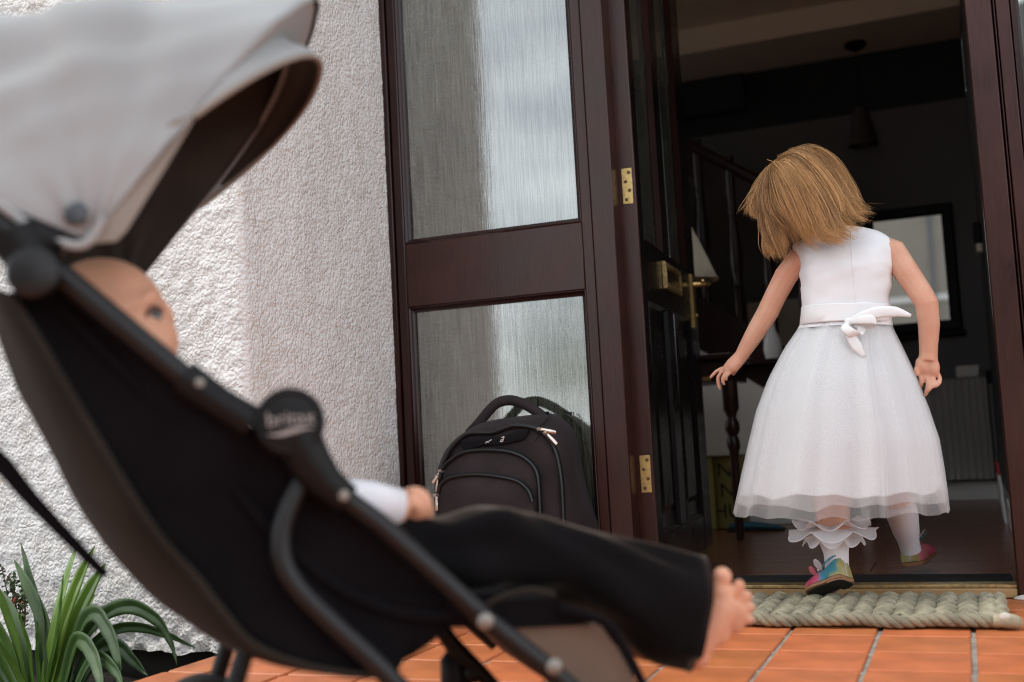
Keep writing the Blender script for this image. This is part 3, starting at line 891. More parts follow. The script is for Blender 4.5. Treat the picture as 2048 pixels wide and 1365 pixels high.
b = MB(); b.tube([(.108, 2.553, .495), (.108, 2.553, .10), (.108, 2.553, HZ + .002)], .006, 8); b.build('pipe', mat('grey_pipe', (.25, .25, .24), .4), rd)
b = MB(); b.box(-.02, .072, 2.542, 2.562, .525, .575, .006)
tag(b.build('wall_box', mat('pale_plastic', (.62, .58, .52), .5)), 'small pale plastic box standing on top of the radiator', 'box')
# wall switch on the end wall, books leaning below
sw = empty('wall_phone', (.112, 2.2, 1.06), 'small dark wall phone with a pale base beside the right door post', 'phone')
b = MB(); b.box(.088, .1165, 2.12, 2.18, 1.02, 1.10, .005); b.build('handset', M_frm, sw)
b = MB(); b.box(.092, .1165, 2.12, 2.18, .985, 1.0185, .004); b.build('phone_base', mat('cream_plastic', (.7, .62, .48), .5), sw)
bk = empty('leaning_book', (.09, 1.6, HZ), 'thin red and white book leaning on the hall skirting', 'book')
TM = Matrix.Translation((.097, 1.55, HZ + .001)) @ Matrix.Rotation(math.radians(-3.0), 4, 'Y')
b = MB(); b.box(-.006, .002, -.11, .11, .0, .155, .0008, TM); b.build('cover', mat('book_white', (.7, .72, .70), .5), bk)
b = MB(); b.box(-.006, .002, -.11, .11, .1555, .195, .0008, TM); b.build('cover_band', mat('book_red', (.40, .03, .03), .5), bk)

# ---- pendant lamp
pn = empty('pendant_lamp', (-.30, 2.44, 1.97), 'unlit dark pendant lamp hanging from the hall ceiling on a cord', 'lamp')
PYc = 2.44; _t = at_y(1725, 214, PYc); _b = at_y(1727, 292, PYc); PXc = _b.x; _k = 4.94 / 4.1
b = MB(); b.lathe([(.0, 1.9745), (.045, 1.9745), (.045, 1.96), (.02, 1.945), (0, 1.945)], (PXc, PYc, 0), sides=20); b.build('ceiling_rose', M_frm, pn)
b = MB(); b.tube([(PXc, PYc, 1.95), (PXc, PYc, _t.z)], .0016, 6); b.build('cord', M_frm, pn)
M_psh = mat('smoked_shade', (.045, .036, .028), .5)
b = MB(); b.lathe([(.010, _t.z), (.028, _t.z - .005), (.058, _b.z + .022), (.062, _b.z), (.058, _b.z), (.054, _b.z + .022), (.024, _t.z - .012)], (PXc, PYc, 0), sides=28); b.build('shade', M_psh, pn)
# ================================================================ doormat and backpack
dm = empty('doormat', (-.2, -.22, 0), 'thick woven sage rope doormat lying on the terracotta tiles before the threshold', 'doormat')
M_rope = mat('sage_rope', (.31, .28, .195), .95, vary=.35, vscale=30, bump=.7, bscale=240, bdist=.002, stretch=(1, .35, 1))
N_, L_q, B_q = nodes_of(M_rope)
_g = N_.new('ShaderNodeNewGeometry'); _h = N_.new('ShaderNodeHueSaturation'); _m = N_.new('ShaderNodeMapRange'); _m.inputs['To Min'].default_value = .78; _m.inputs['To Max'].default_value = 1.15
_src = B_q.inputs['Base Color'].links[0].from_socket
L_q.new(_g.outputs['Random Per Island'], _m.inputs['Value']); L_q.new(_m.outputs['Result'], _h.inputs['Value']); L_q.new(_src, _h.inputs['Color']); L_q.new(_h.outputs['Color'], B_q.inputs['Base Color'])
MX0, MX1, MY0, MY1, MT = -.66, .030, -.352, -.082, .026
ncol = 19
pw = (MX1 - MX0) / ncol
def capsule(m, p, q, r, sides=6):
    p, q = Vector(p), Vector(q); d = q - p
    pts = [p, p + d * .12, p + d * .35, p + d * .65, p + d * .88, q]
    m.tube(pts, [r * .35, r * .8, r, r, r * .8, r * .35], sides)
for c in range(ncol):
    x0 = MX0 + c * pw
    b = MB(); rows = 34
    for k in range(rows):
        y = lerp(MY0 + .012, MY1 - .006, k / (rows - 1))
        wob = .003 * math.sin(k * .9 + c * 2.1) + .003 * noise.noise(V3(c * 3.1, k * .37, 1))
        for s in (0, 1):
            xa = x0 + (.02 if s == 0 else .48) * pw + wob
            xb = x0 + (.56 if s == 0 else 1.02) * pw + wob
            zc = MT * (.62 + .06 * noise.noise(V3(c, k * .5, 9)))
            rise = .0095
            za, zb_ = (zc, zc + rise) if s == 0 else (zc + rise, zc)
            dy = .0035 if s == 0 else .0015
            capsule(b, (xa, y - dy * .5, za), (xb, y + dy * .5, zb_), .0038 + random.uniform(-.0004, .0006))
    b.box(x0 + .001, x0 + pw - .001, MY0 + .006, MY1 - .002, .002, MT * .55)
    b.build('braid', M_rope, dm, angle=180)
def rope(path, r, turns, strands=3, sides=7):
    P = [Vector(p) for p in path]; b = MB()
    for s in range(strands):
        pts = []
        n = len(P)
        for i, p in enumerate(P):
            t = (P[min(i + 1, n - 1)] - P[max(i - 1, 0)]).normalized()
            a = 2 * math.pi * (s / strands + turns * i / (n - 1))
            u = V3(0, 0, 1) - t * t.z; u.normalize(); w = t.cross(u)
            pts.append(p + (u * math.cos(a) + w * math.sin(a)) * r * .55)
        b.tube(pts, r * .62, sides)
    return b
path = [V3(lerp(MX0 + .005, MX1 + .004, t), MY0 - .004 + .004 * math.sin(t * 40), .015 + .002 * math.sin(t * 23)) for t in np.linspace(0, 1, 160)]
rope(path, .0108, 13).build('edge_rope', M_rope, dm, angle=180)
path = [V3(MX1 + .002 + .003 * math.sin(t * 20), lerp(MY0 + .004, MY1, t), .016) for t in np.linspace(0, 1, 60)]
rope(path, .0100, 5).build('edge_rope', M_rope, dm, angle=180)
b = MB(); b.tube([(MX1 - .012, MY0 - .010, .018), (MX1 + .010, MY0 - .013, .017), (MX1 + .022, MY0 - .006, .014), (MX1 + .019, MY0 + .012, .013)], [.011, .013, .012, .009], 10)
b.build('edge_rope', M_rope, dm)
b = MB(); b.ball((MX1 + .006, MY0 - .019, .024), .010, .006, .008); b.build('frayed_end', mat('frayed', (.62, .58, .50), 1, bump=1, bscale=300), dm)

# ---- backpack
bp_e = empty('backpack', (-.97, -.12, 0), 'black zipped backpack with looped handle leaning against the lower glass panel', 'backpack')
M_bag = mat('bag_nylon', (.026, .0185, .0195), .75, spec=.25, vary=.3, vscale=12, bump=.25, bscale=900, bdist=.0006, sheen=.06)
M_bag2 = mat('bag_mesh', (.006, .0055, .007), .85, spec=.2, bump=.4, bscale=1200, bdist=.0006)
M_zip = mat('zip_tape', (.006, .007, .008), .45, bump=.5, bscale=900, bdist=.0006)
M_steel = mat('zip_metal', (.72, .60, .52), .25, metal=1)
YB, YFm, YP1, YP2 = -.040, -.142, -.156, -.167
def zz(pts, y, floor=None):
    out = [at_y(px, py, y) for px, py in pts]
    return out
def closed_outline(pts, y, zb):
    """image outline on plane y, carried straight down to height zb and closed"""
    c = catmull(zz(pts, y), 5)
    l, r = c[0], c[-1]
    nb = 7
    left = [V3(l.x, y, lerp(zb, l.z, k / 4)) for k in range(4)]
    right = [V3(r.x, y, lerp(r.z, zb, k / 4)) for k in range(1, 5)]
    bottom = [V3(lerp(r.x, l.x, k / nb), y, zb) for k in range(1, nb)]
    return left + c + right + bottom
def puff(b, out, y_out, y_in, bulge, rings=7, cx=None, wr=.004, seed=0):
    """pillow over an outline: sides from y_out to y_in, then a face that bulges by `bulge`"""
    cx = sum((p for p in out), Vector()) / len(out)
    rr = [[V3(p.x, y_out, p.z) for p in out]]
    for q in range(rings + 1):
        t = q / rings; s = 1 - t * .97
        h = bulge * (1 - (1 - t) ** 2.6)
        row = []
        for p in out:
            x, z = cx.x + (p.x - cx.x) * s, cx.z + (p.z - cx.z) * s
            w = wr * noise.noise(V3(x * 14 + seed, z * 9, seed)) * min(1, t * 3)
            row.append(V3(x, y_in - h + w, z))
        rr.append(row)
    b.rings(rr, True, True, True)
silh = [(873, 1110), (876, 969), (884, 934), (893, 905), (906, 885), (928, 868), (952, 856), (981, 842), (1029, 834), (1065, 830), (1102, 828), (1124, 844), (1141, 863), (1149, 892), (1155, 929), (1166, 978), (1177, 1017), (1190, 1055)]
main = [(878, 1110), (876, 980), (886, 936), (902, 900), (922, 878), (943, 867), (985, 866), (1012, 857), (1035, 852), (1071, 857), (1093, 872), (1108, 894), (1117, 921), (1124, 967), (1128, 1044)]
poc1 = [(880, 1100), (880, 960), (886, 938), (902, 921), (928, 906), (961, 901), (1005, 902), (1038, 910), (1062, 926), (1075, 947), (1079, 980), (1081, 1030)]
poc2 = [(880, 1100), (877, 985), (882, 971), (897, 958), (928, 951), (963, 950), (1005, 955), (1038, 964), (1058, 982), (1066, 1004)]
S0 = closed_outline(silh, YB, .006)
def bag_body():
    b = MB()
    a = closed_outline(silh, YB, .006)
    f = closed_outline(main, YFm, .006)
    n = len(f)
    # resample both by arc length so that the gusset joins them
    def res(P, n):
        d = [0]
        for i in range(len(P)): d.append(d[-1] + (P[(i + 1) % len(P)] - P[i]).length)
        out = []
        for k in range(n):
            s = d[-1] * k / n
            i = max(j for j in range(len(P)) if d[j] <= s)
            t = (s - d[i]) / max(1e-9, d[i + 1] - d[i])
            out.append(P[i].lerp(P[(i + 1) % len(P)], t))
        return out
    A, Fp = res(a, 90), res(f, 90)
    ca = sum(A, Vector()) / 90
    rings = [[ca.lerp(p, .9) + V3(0, .035, 0) for p in A], [p + V3(0, .03, 0) for p in A], A]
    for t in (.25, .5, .75): rings.append([p.lerp(q, t) + V3((p.x - ca.x), 0, (p.z - ca.z) * .6) * (.05 * math.sin(math.pi * t)) for p, q in zip(A, Fp)])
    rings.append(Fp)
    cf = sum(Fp, Vector()) / 90
    for q in range(1, 7):
        t = q / 6; s = 1 - t * .96
        rings.append([V3(cf.x + (p.x - cf.x) * s, p.y - .012 * (1 - (1 - t) ** 2.4) + .004 * noise.noise(V3(p.x * 10 * s, p.z * 9, q)), max(.006, cf.z + (p.z - cf.z) * s)) for p in Fp])
    b.rings(rings, True, True, True)
    return b
bag_body().build('bag_body', M_bag, bp_e, angle=60)
def arc(pts, y): return catmull(zz(pts, y), 6)
def tape(pts, y, r, m, name, parent):
    b = MB(); b.tube(arc(pts, y), r, 8, flat=.55); return b.build(name, m, parent)
b = MB(); puff(b, closed_outline(poc1, YP1, .012), YFm, YP1, .016, seed=3); b.build('front_pocket', M_bag, bp_e, angle=50)
b = MB(); puff(b, closed_outline(poc2, YP2 - .008, .016), YP1, YP2 - .008, .014, seed=8); b.build('front_pocket', M_bag, bp_e, angle=50)
for pts, y, r in ((main[1:], YFm - .002, .0088), (poc1[1:], YP1 - .001, .0092), (poc2[1:], YP2 - .009, .0082)):
    z = tape(pts, y, r, M_zip, 'zip', bp_e)
    b = MB(); b.tube([p + V3(0, -.0046, -.001) for p in arc(pts, y)], .0017, 5); b.build('zip_teeth', mat('zip_teeth', (.02, .026, .026), .35, metal=.4), z)
# badge: darker patch with two woven marks
bd = MB(); P = [(924, 880), (957, 876), (1000, 874), (1030, 864), (1055, 861), (1048, 878), (1032, 884), (1000, 890), (960, 893), (935, 902), (922, 892)]
pp = catmull(zz(P, YFm - .011), 4, True); c = sum(pp, Vector()) / len(pp)
bd.rings([[p + V3(0, .012, 0) for p in pp], pp, [c.lerp(p, .9) + V3(0, -.002, 0) for p in pp], [c.lerp(p, .1) + V3(0, -.0035, 0) for p in pp]])
bdo = bd.build('badge', M_bag2, bp_e)
M_thread = mat('silver_thread', (.62, .60, .58), .5)
for mk in ([(971, 887), (974, 884), (977, 885), (979, 882), (983, 880)], [(1003, 876), (1008, 874), (1006, 879), (1001, 881)], [(1007, 880), (1004, 884), (1000, 883)]):
    b = MB(); b.tube(catmull(zz(mk, YFm - .0165), 4), .0011, 5); b.build('mark', M_thread, bdo)
# seams on the upper panel
for sm in ([(1079, 868), (1066, 890), (1055, 907)], [(905, 895), (903, 908), (902, 918)]):
    b = MB(); b.tube(catmull(zz(sm, YFm - .004), 4), .0012, 5); b.build('seam', M_zip, bp_e)
b = MB(); b.tube([at_y(1102, 828, -.07) + V3(0, 0, .001), at_y(1094, 838, -.10), at_y(1081, 852, -.135)], .0015, 5); b.build('seam', M_zip, bp_e)
# carry handle
hp_ = [(938, 868), (956, 849), (978, 822), (996, 806), (1020, 801), (1046, 808), (1072, 823), (1094, 842), (1086, 852)]
b = MB(); b.tube(catmull(zz(hp_, -.060), 6), [.0125] * 8 + [.0122] * 35 + [.0150] * 6, 12, flat=.8, up=(0, 1, 0)); b.build('handle', M_bag, bp_e)
b = MB(); b.box(-.905, -.88, -.065, -.057, .405, .43, .002, None); b.build('strap_loop', M_bag2, bp_e)
def pull(p, q, y, w=.0042):
    a, c = at_y(*p, y), at_y(*q, y - .004); d = c - a
    b = MB(); b.tube([a + V3(-.006, .004, -.001), a + V3(.004, -.001, 0)], .0048, 8); b.tube([a, a + d * .18, a + d * .25, a + d * .6, c - d * .03, c], [.0022, .003, w * .8, w, w * .9, w * .3], 8, flat=.4, up=(0, 1, 0))
    return b.build('zip_pull', M_steel, bp_e)
pull((1080, 858), (1112, 866), YFm - .010); pull((1092, 866), (1114, 890), YFm - .010)
pull((882, 942), (865, 967), YP1 - .006); pull((876, 952), (872, 985), YP1 - .006, .003); pull((872, 990), (873, 1022), YP2 - .012, .003)
# ================================================================ stroller (seen from its side, front towards the door)
PHI = math.radians(15.0)
r0 = Vector((math.cos(YAW), math.sin(YAW), 0)); f0 = Vector((-math.sin(YAW), math.cos(YAW), 0))
SF = r0 * math.cos(PHI) + f0 * math.sin(PHI)          # the way the stroller faces
SCR = -r0 * math.sin(PHI) + f0 * math.cos(PHI)        # across it, away from us
HUBD = 1.05
_d = Vector(ray(578, 846)); HUB = Vector(CAM_P) + _d * (HUBD / _d.dot(f0))
def S(px, py, w=0.0):
    """point of the stroller's side plane, w metres across"""
    d = Vector(ray(px, py)); c = Vector(CAM_P)
    return c + d * (((HUB + SCR * w - c).dot(SCR)) / d.dot(SCR))
WID = .40
UPV = V3(0, 0, 1)
def far(p, w=WID): return p + SCR * w
sroot = empty('stroller', (HUB.x, HUB.y, 0), 'black stroller with pale grey canopy facing the open door', 'stroller')
M_tube = mat('dark_tube', (.007, .0066, .0072), .40, spec=.35, vary=.15, vscale=20, bump=.04, bscale=400, bdist=.0005)
M_plast = mat('black_plastic', (.005, .005, .0055), .5, spec=.22, bump=.12, bscale=500, bdist=.0005)
M_fab = mat('black_fabric', (.0060, .0050, .0062), .92, spec=.08, vary=.25, vscale=10, bump=.35, bscale=900, bdist=.0007, sheen=.02)
M_sling = mat('grey_sling', (.024, .0205, .0165), .9, spec=.08, vary=.22, vscale=7, bump=.3, bscale=800, bdist=.0006, sheen=.03)
M_canopy = mat('canopy_cloth', (.33, .335, .335), .85, vary=.05, vscale=6, bump=.25, bscale=700, bdist=.0005)
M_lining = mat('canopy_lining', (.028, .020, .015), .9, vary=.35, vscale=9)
M_visor = mat('visor_cloth', (.27, .235, .20), .85, vary=.06, vscale=6)
M_rivet = mat('rivet', (.26, .245, .215), .5, metal=.6)
M_rub = mat('rubber', (.013, .013, .013), .75, bump=.3, bscale=200)

def crinkle(p, a=.004, s=7): return a * noise.noise(p * s) + a * .5 * noise.noise(p * s * 2.3 + V3(3, 1, 5))

for w, sfx in ((0.0, 'near'), (WID, 'far')):
    up = [S(96, 528), S(240, 648), S(372, 757)]
    b = MB(); b.tube([far(p, w) for p in up], .0112, 16); b.build('frame_tube', M_tube, sroot)
    b = MB(); cl = [S(366, 752), S(384, 766), S(440, 806), S(505, 846)]
    b.tube([far(p, w) for p in cl], [.0155, .0158, .0145, .0155], 18); cobj = b.build('joint_sleeve', M_plast, sroot)
    b = MB(); q = far(S(400, 768), w) - SCR * .0158; b.lathe([(0, -.002), (.0042, -.001), (.0042, .001), (0, .0022)], q, -SCR, 12); b.build('rivet', M_rivet, cobj)
    b = MB(); c = far(S(578, 846), w)
    b.lathe([(0, -.022), (.030, -.022), (.0318, -.018), (.0318, .006), (.030, .010), (.0275, .0115), (.0255, .0100), (.0235, .0105), (.012, .0125), (0, .013)], c - SCR * (.009 if w == 0 else -.009), -SCR if w == 0 else SCR, 40)
    hub = b.build('joint_hub', M_plast, sroot, angle=30)
    if w == 0:
        me = text_mesh('britax', .0185, .0004); me.materials.append(mat('logo_print', (.30, .27, .255), .5))
        o = bpy.data.objects.new('lettering', me); COL.objects.link(o)
        X_ = SF; Z_ = -SCR; Y_ = Z_.cross(X_)
        o.matrix_world = Matrix.Translation(c + Z_ * .0235 + UPV * .003) @ Matrix((X_, Y_, Z_)).transposed().to_4x4() @ Matrix.Rotation(math.radians(2), 4, 'Z')
        o.parent = hub; o.matrix_parent_inverse = Matrix.Identity(4)
        sw_ = MB(); pts = [c + Z_ * .0228 + X_ * (x * .021) + UPV * (-.0085 + .0024 * math.sin(x * 2.2)) for x in np.linspace(-1, 1, 14)]
        sw_.tube(pts, [.0004 + .0022 * math.sin(math.pi * (i / 13)) ** 1.2 for i in range(14)], 6, flat=.2, up=tuple(Z_)); sw_.build('logo_stroke', MATS['logo_print'], hub)
    # neck from hub to the lower tube
    b = MB(); nk = [S(590, 866), S(622, 930), S(655, 968), S(694, 1000)]
    b.tube([far(p, w) for p in nk], [.023, .0205, .0165, .0145], 18); b.build('joint_sleeve', M_plast, sroot)
    b = MB(); q = far(S(684, 990), w) - SCR * .014; b.lathe([(0, -.002), (.005, -.001), (.005, .001), (0, .0024)], q, -SCR, 12); b.build('rivet', M_rivet, sroot)
    lo = [S(690, 996), S(760, 1048), S(860, 1138), S(968, 1236), S(1100, 1340), S(1190, 1420)]
    b = MB(); b.tube([far(p, w) for p in lo], .0100, 14); b.build('frame_tube', M_tube, sroot)
    for px, py in ((966, 1240), (1102, 1330)):
        b = MB(); q = far(S(px, py), w) - SCR * .0095; b.lathe([(0, -.003), (.0078, -.002), (.0078, .002), (.005, .0045), (0, .0052)], q, -SCR, 16); b.build('rivet', M_rivet, sroot)
    # bent leg
    bl = catmull([S(604, 965, .012), S(580, 1010, .010), S(563, 1064, .008), S(566, 1124, .006), S(600, 1182, .004), S(668, 1250, .002), S(742, 1318), S(806, 1384), S(860, 1440)], 5)
    b = MB(); b.tube([far(p, w) for p in bl], .0104, 14); b.build('bent_leg', M_tube, sroot)
    # rear leg behind the sling, down to the back wheel
    ax_ = S(402, 1352, .34); ax_ = V3(ax_.x, ax_.y, .0585) - SCR * (.31 if w == 0 else -.0)
    b = MB(); b.tube([far(S(600, 940, .06), 0 if w == 0 else w - .10), ax_], .009, 10); b.build('rear_leg', M_plast, sroot)

# wheels
def wheel(c, r, wd):
    b = MB(); b.lathe([(r * .72, -wd), (r * .9, -wd), (r, -wd * .5), (r, wd * .5), (r * .9, wd), (r * .72, wd)], c, SCR, 32)
    wobj = b.build('wheel', M_rub, sroot)
    b = MB(); b.lathe([(0, -wd * .8), (r * .3, -wd * .9), (r * .36, -wd * .4), (r * .70, -wd * .3), (r * .73, -wd * .6), (r * .73, wd * .6), (r * .7, wd * .3), (r * .36, wd * .4), (r * .3, wd * .9), (0, wd * .8)], c, SCR, 24)
    b.build('wheel_hub', M_plast, wobj)
    b = MB(); b.lathe([(0, 0), (r * .12, 0), (r * .12, .004), (0, .005)], c - SCR * wd * .95, -SCR, 12); b.build('axle_cap', M_rivet, wobj)
def ground(p, r): return V3(p.x, p.y, r + .0005)
RW = .058
cfar = far(S(402, 1352, .34), 0); cfar = V3(cfar.x, cfar.y, RW + .0005); wheel(cfar, RW, .013); c0 = cfar - SCR * .31; wheel(c0, RW, .013)
b = MB(); b.tube([c0, cfar], .006, 10); b.build('axle', M_tube, sroot)
for w in (0.02, WID - .02):
    p = S(1185, 1415, w); wheel(ground(p, RW), RW, .012)
    b = MB(); b.tube([S(1180, 1412, w), V3(p.x, p.y, RW)], .012, 10); b.build('wheel_fork', M_plast, sroot)
# far front leg and folding catch seen under the seat
b = MB(); b.tube([S(868, 1238, .20), S(905, 1290, .20), S(960, 1345, .20), S(1010, 1400, .20)], [.012, .014, .013, .012], 10, flat=.7); b.build('cross_brace', M_plast, sroot)
b = MB(); b.tube([S(922, 1290, .22), S(908, 1322, .22), S(912, 1372, .22), S(922, 1420, .22)], [.010, .016, .018, .014], 12); b.ball(S(948, 1346, .2), .012, .012, .012); b.build('fold_catch', M_plast, sroot)

# seat shell: side cloth, sling under the seat
topl = [(60, 530), (130, 572), (240, 660), (345, 746), (440, 806), (505, 852), (560, 885), (640, 950), (700, 1000), (760, 1050), (860, 1140), (905, 1180)]
vall = [(18, 585), (90, 700), (160, 820), (219, 919), (289, 1032), (340, 1100), (390, 1153), (450, 1230), (508, 1292), (600, 1330), (700, 1350), (800, 1352)]
silp = [(-70, 560), (-42, 660), (-10, 755), (59, 880), (117, 993), (168, 1075), (219, 1146), (281, 1208), (351, 1259), (410, 1302), (469, 1331), (545, 1356)]
def side_cloth(w, sgn):
    n = len(topl)
    tp = catmull([S(*p) for p in topl], 4); vl = catmull([S(*p) for p in vall], 4)
    m = len(tp); b = MB(); nv = 12
    def fn(u, v):
        i = min(m - 1, int(round(u * (m - 1))))
        p = tp[i].lerp(vl[i], v)
        h = .010 + .010 * math.sin(math.pi * v) + crinkle(p, .016, 5) + crinkle(p, .004, 13)
        return p + SCR * (w + sgn * h)
    b.grid(fn, m - 1, nv)
    return b
b = MB(); b.tube([p + SCR * .004 for p in catmull([S(*q) for q in vall], 4)], .0036, 8); b.build('side_piping', M_sling, sroot)
side_cloth(0, 1).build('side_cloth', M_fab, sroot, angle=180, solid=.003)
side_cloth(WID, -1).build('side_cloth', M_fab, sroot, angle=180, solid=.003)
# sling: from the near side's lower edge, bellying down and back, to the far side's
vl = catmull([S(*p) for p in vall], 4); sl_ = catmull([S(px, py, .06) for px, py in silp], 4)
def sling(u, v):
    i = min(len(vl) - 1, int(round(u * (len(vl) - 1))))
    a = vl[i] + SCR * .012; m_ = sl_[i]; depth = m_ - vl[i]
    depth = depth - SCR * depth.dot(SCR)
    t = v
    e = (math.sin(math.pi * t)) ** .55 if 0 < t < 1 else 0
    p = a + SCR * ((WID - .024) * (t ** 1.0)) + depth * e
    return p + depth.normalized() * crinkle(p, .004, 10) * min(1, e * 2)
b = MB(); b.grid(sling, len(vl) - 1, 26); b.build('seat_sling', M_sling, sroot, angle=180, solid=.003)
# seat pad the child lies on, kept just inside the side cloths
pad_line = [(100, 590), (230, 720), (340, 830), (450, 950), (560, 1080), (680, 1180), (800, 1230), (905, 1240), (1000, 1225)]
pl_ = catmull([S(*p) for p in pad_line], 4)
b = MB(); b.grid(lambda u, v: (lambda p: p + SCR * (.02 + (WID - .04) * v) - UPV * .012 * math.sin(math.pi * v))(pl_[min(len(pl_) - 1, int(round(u * (len(pl_) - 1))))]), len(pl_) - 1, 14)
b.build('seat_pad', M_fab, sroot, angle=180, solid=.012)
# underside pocket of the seat, bottom edge of the dark mass
bot = [S(500, 1300), S(640, 1345), S(760, 1345), S(822, 1330), S(870, 1300), S(905, 1272), S(940, 1262), S(1010, 1262)]
upp = [S(480, 1150), S(600, 1180), S(700, 1200), S(760, 1200), S(820, 1200), S(880, 1200), S(930, 1196), S(1010, 1190)]
bb, uu = catmull(bot, 4), catmull(upp, 4)
b = MB()
rr = []
for i in range(len(bb)):
    p, q = bb[i], uu[i]
    rr.append([p + SCR * .03, q + SCR * .022, q + SCR * (WID - .03), p + SCR * (WID - .05)])
b.rings(rr, True, True, True); b.build('seat_base', M_fab, sroot, smooth=False)
# leg rest: beige lined flap hanging from the seat front, and its dark calf pad
lr = [S(1008, 1258, .03), S(1200, 1250, .03), S(1236, 1300, .03), S(1290, 1400, .03), S(1150, 1400, .03), S(1070, 1320, .03)]
b = MB(); b.rings([lr, [p + SCR * .012 for p in lr], [p + SCR * .30 for p in lr]], True, True, True)
b.build('foot_flap', mat('tan_cloth', (.175, .118, .085), .9, vary=.12, vscale=8), sroot, smooth=False)
b = MB(); b.tube(catmull([S(1120, 1216, .012), S(1205, 1244, .012), S(1245, 1290, .012), S(1296, 1390, .012)], 5), .005, 8); b.build('flap_piping', M_fab, sroot)
b = MB(); b.tube(catmull([S(962, 1220, .004), S(1000, 1195, .002), S(1060, 1180, .0), S(1110, 1190, .0)], 5), .0028, 8); b.build('seat_piping', M_sling, sroot)
b = MB(); rr = []
for w in (.02, .06, .34, .38):
    k = 0 if .03 < w < .37 else .008
    rr.append([S(900, 1205, 0) + SCR * w, S(1000, 1190, 0) + SCR * w - UPV * k, S(1110, 1200, 0) + SCR * w, S(1205, 1252, 0) + SCR * w, S(1010, 1262, 0) + SCR * w, S(905, 1262, 0) + SCR * w])
b.rings(rr); b.build('calf_pad', M_fab, sroot, smooth=False)

# harness strap trailing behind and belt
st_ = catmull([S(-40, 905, .10), S(0, 925, .10), S(60, 995, .10), S(140, 1080, .10), S(212, 1152, .10)], 6)
b = MB(); b.tube(st_, [.0105 - .006 * i / (len(st_) - 1) for i in range(len(st_))], 8, flat=.25, up=tuple(SCR)); b.build('strap', M_fab, sroot)

# canopy bracket and pivot
b = MB(); b.tube([S(28, 468, .0), S(60, 515, .0), S(84, 552, .0)], [.024, .022, .022], 16); b.ball(S(78, 548), .023); b.tube([S(60, 470), S(130, 492)], [.016, .012], 12); b.build('canopy_bracket', M_plast, sroot)
b = MB(); b.lathe([(0, -.01), (.021, -.008), (.023, .0), (.021, .004), (.016, .006), (0, .0065)], S(74, 552) - SCR * .022, -SCR, 24); b.build('pivot_cap', M_tube, sroot)
b = MB(); b.tube([S(96, 528), S(60, 500), S(-40, 420), S(-160, 330)], .0112, 14); b.build('handle_tube', M_tube, sroot)
b = MB(); b.tube([far(S(96, 528)), far(S(60, 500)), far(S(-40, 420)), far(S(-160, 330))], .0112, 14); b.build('handle_tube', M_tube, sroot)
b = MB(); b.tube([S(-160, 330), far(S(-160, 330))], .014, 14); b.build('push_bar', M_rub, sroot)

# canopy: arches from the near side to the far side
CW0, CW1 = -.004, WID - .02
PIV = S(178, 482, 0)
def arch(dirpx, R, t, n=2.7, near=None, farp=None):
    """point t (0 near .. 1 far) of an arch that leaves the pivot towards an image direction"""
    a = (PIV if near is None else near)
    d = S(178 + dirpx[0], 482 + dirpx[1], 0) - PIV; d.normalize()
    th = math.pi * t
    cw = -math.copysign(abs(math.cos(th)) ** (2 / n), math.cos(th))
    h = abs(math.sin(th)) ** (2 / n)
    return a + SCR * lerp(CW0, CW1, .5 + .5 * cw) + d * (R * h)
def canopy_pt(u, v):
    # u: 0 = rear hem ... 1 = front hoop
    ks = [0, .2, .45, .7, 1]
    ang = interp(u, ks, [158, 134, 103, 76, 50.5])
    R = interp(u, ks, [.34, .30, .262, .295, .360])
    dx, dy = math.cos(math.radians(ang)), -math.sin(math.radians(ang))
    p = arch((dx * 100, dy * 100), R, v, 3.2)
    rad = max(0.0, min(1, (p - PIV).length / .2))
    # folds that run along the arches plus crumpling near the pivot
    amp = .0025 * math.sin(math.pi * u)
    f = amp * math.sin(u * 25 + 2.0 * noise.noise(p * 8)) * .5 + crinkle(p, .008, 8) * smoothstep(rad * 1.5)
    sag = -.012 * abs(math.sin(u * 2 * math.pi)) * math.sin(math.pi * v)
    d = (p - (PIV + SCR * WID * .5)).normalized()
    q = p - PIV; a1 = q.dot(SF) * .94 + q.z * .34; a2 = -q.dot(SF) * .34 + q.z * .94
    f += .0115 * noise.noise(V3(a1 * 5, a2 * 24, q.dot(SCR) * 7)) * smoothstep(rad * 1.3)
    return p + d * (f + sag)
b = MB(); b.grid(canopy_pt, 60, 60); b.build('canopy', M_canopy, sroot, angle=180, solid=.002)
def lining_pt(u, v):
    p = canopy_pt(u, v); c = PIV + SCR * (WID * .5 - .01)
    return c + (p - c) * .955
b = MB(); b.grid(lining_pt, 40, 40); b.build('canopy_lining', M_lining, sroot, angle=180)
b = MB(); b.tube([canopy_pt(1.0, t) * 1.0 for t in np.linspace(.42, 1, 40)], .0042, 8); b.build('canopy_binding', M_lining, sroot)
# gusset folded between canopy and visor, its tan colour painting the fold's shade
gus = [S(178, 488, -.003), S(212, 440, -.003), S(246, 372, -.003), S(300, 290, -.003), S(345, 240, -.003), S(396, 226, -.003), S(330, 336, -.003), S(252, 462, -.003), S(232, 482, -.003)]
b = MB(); b.rings([gus, [p + SCR * .004 for p in gus]], True, True, True); b.build('gusset', M_visor, sroot, smooth=False)
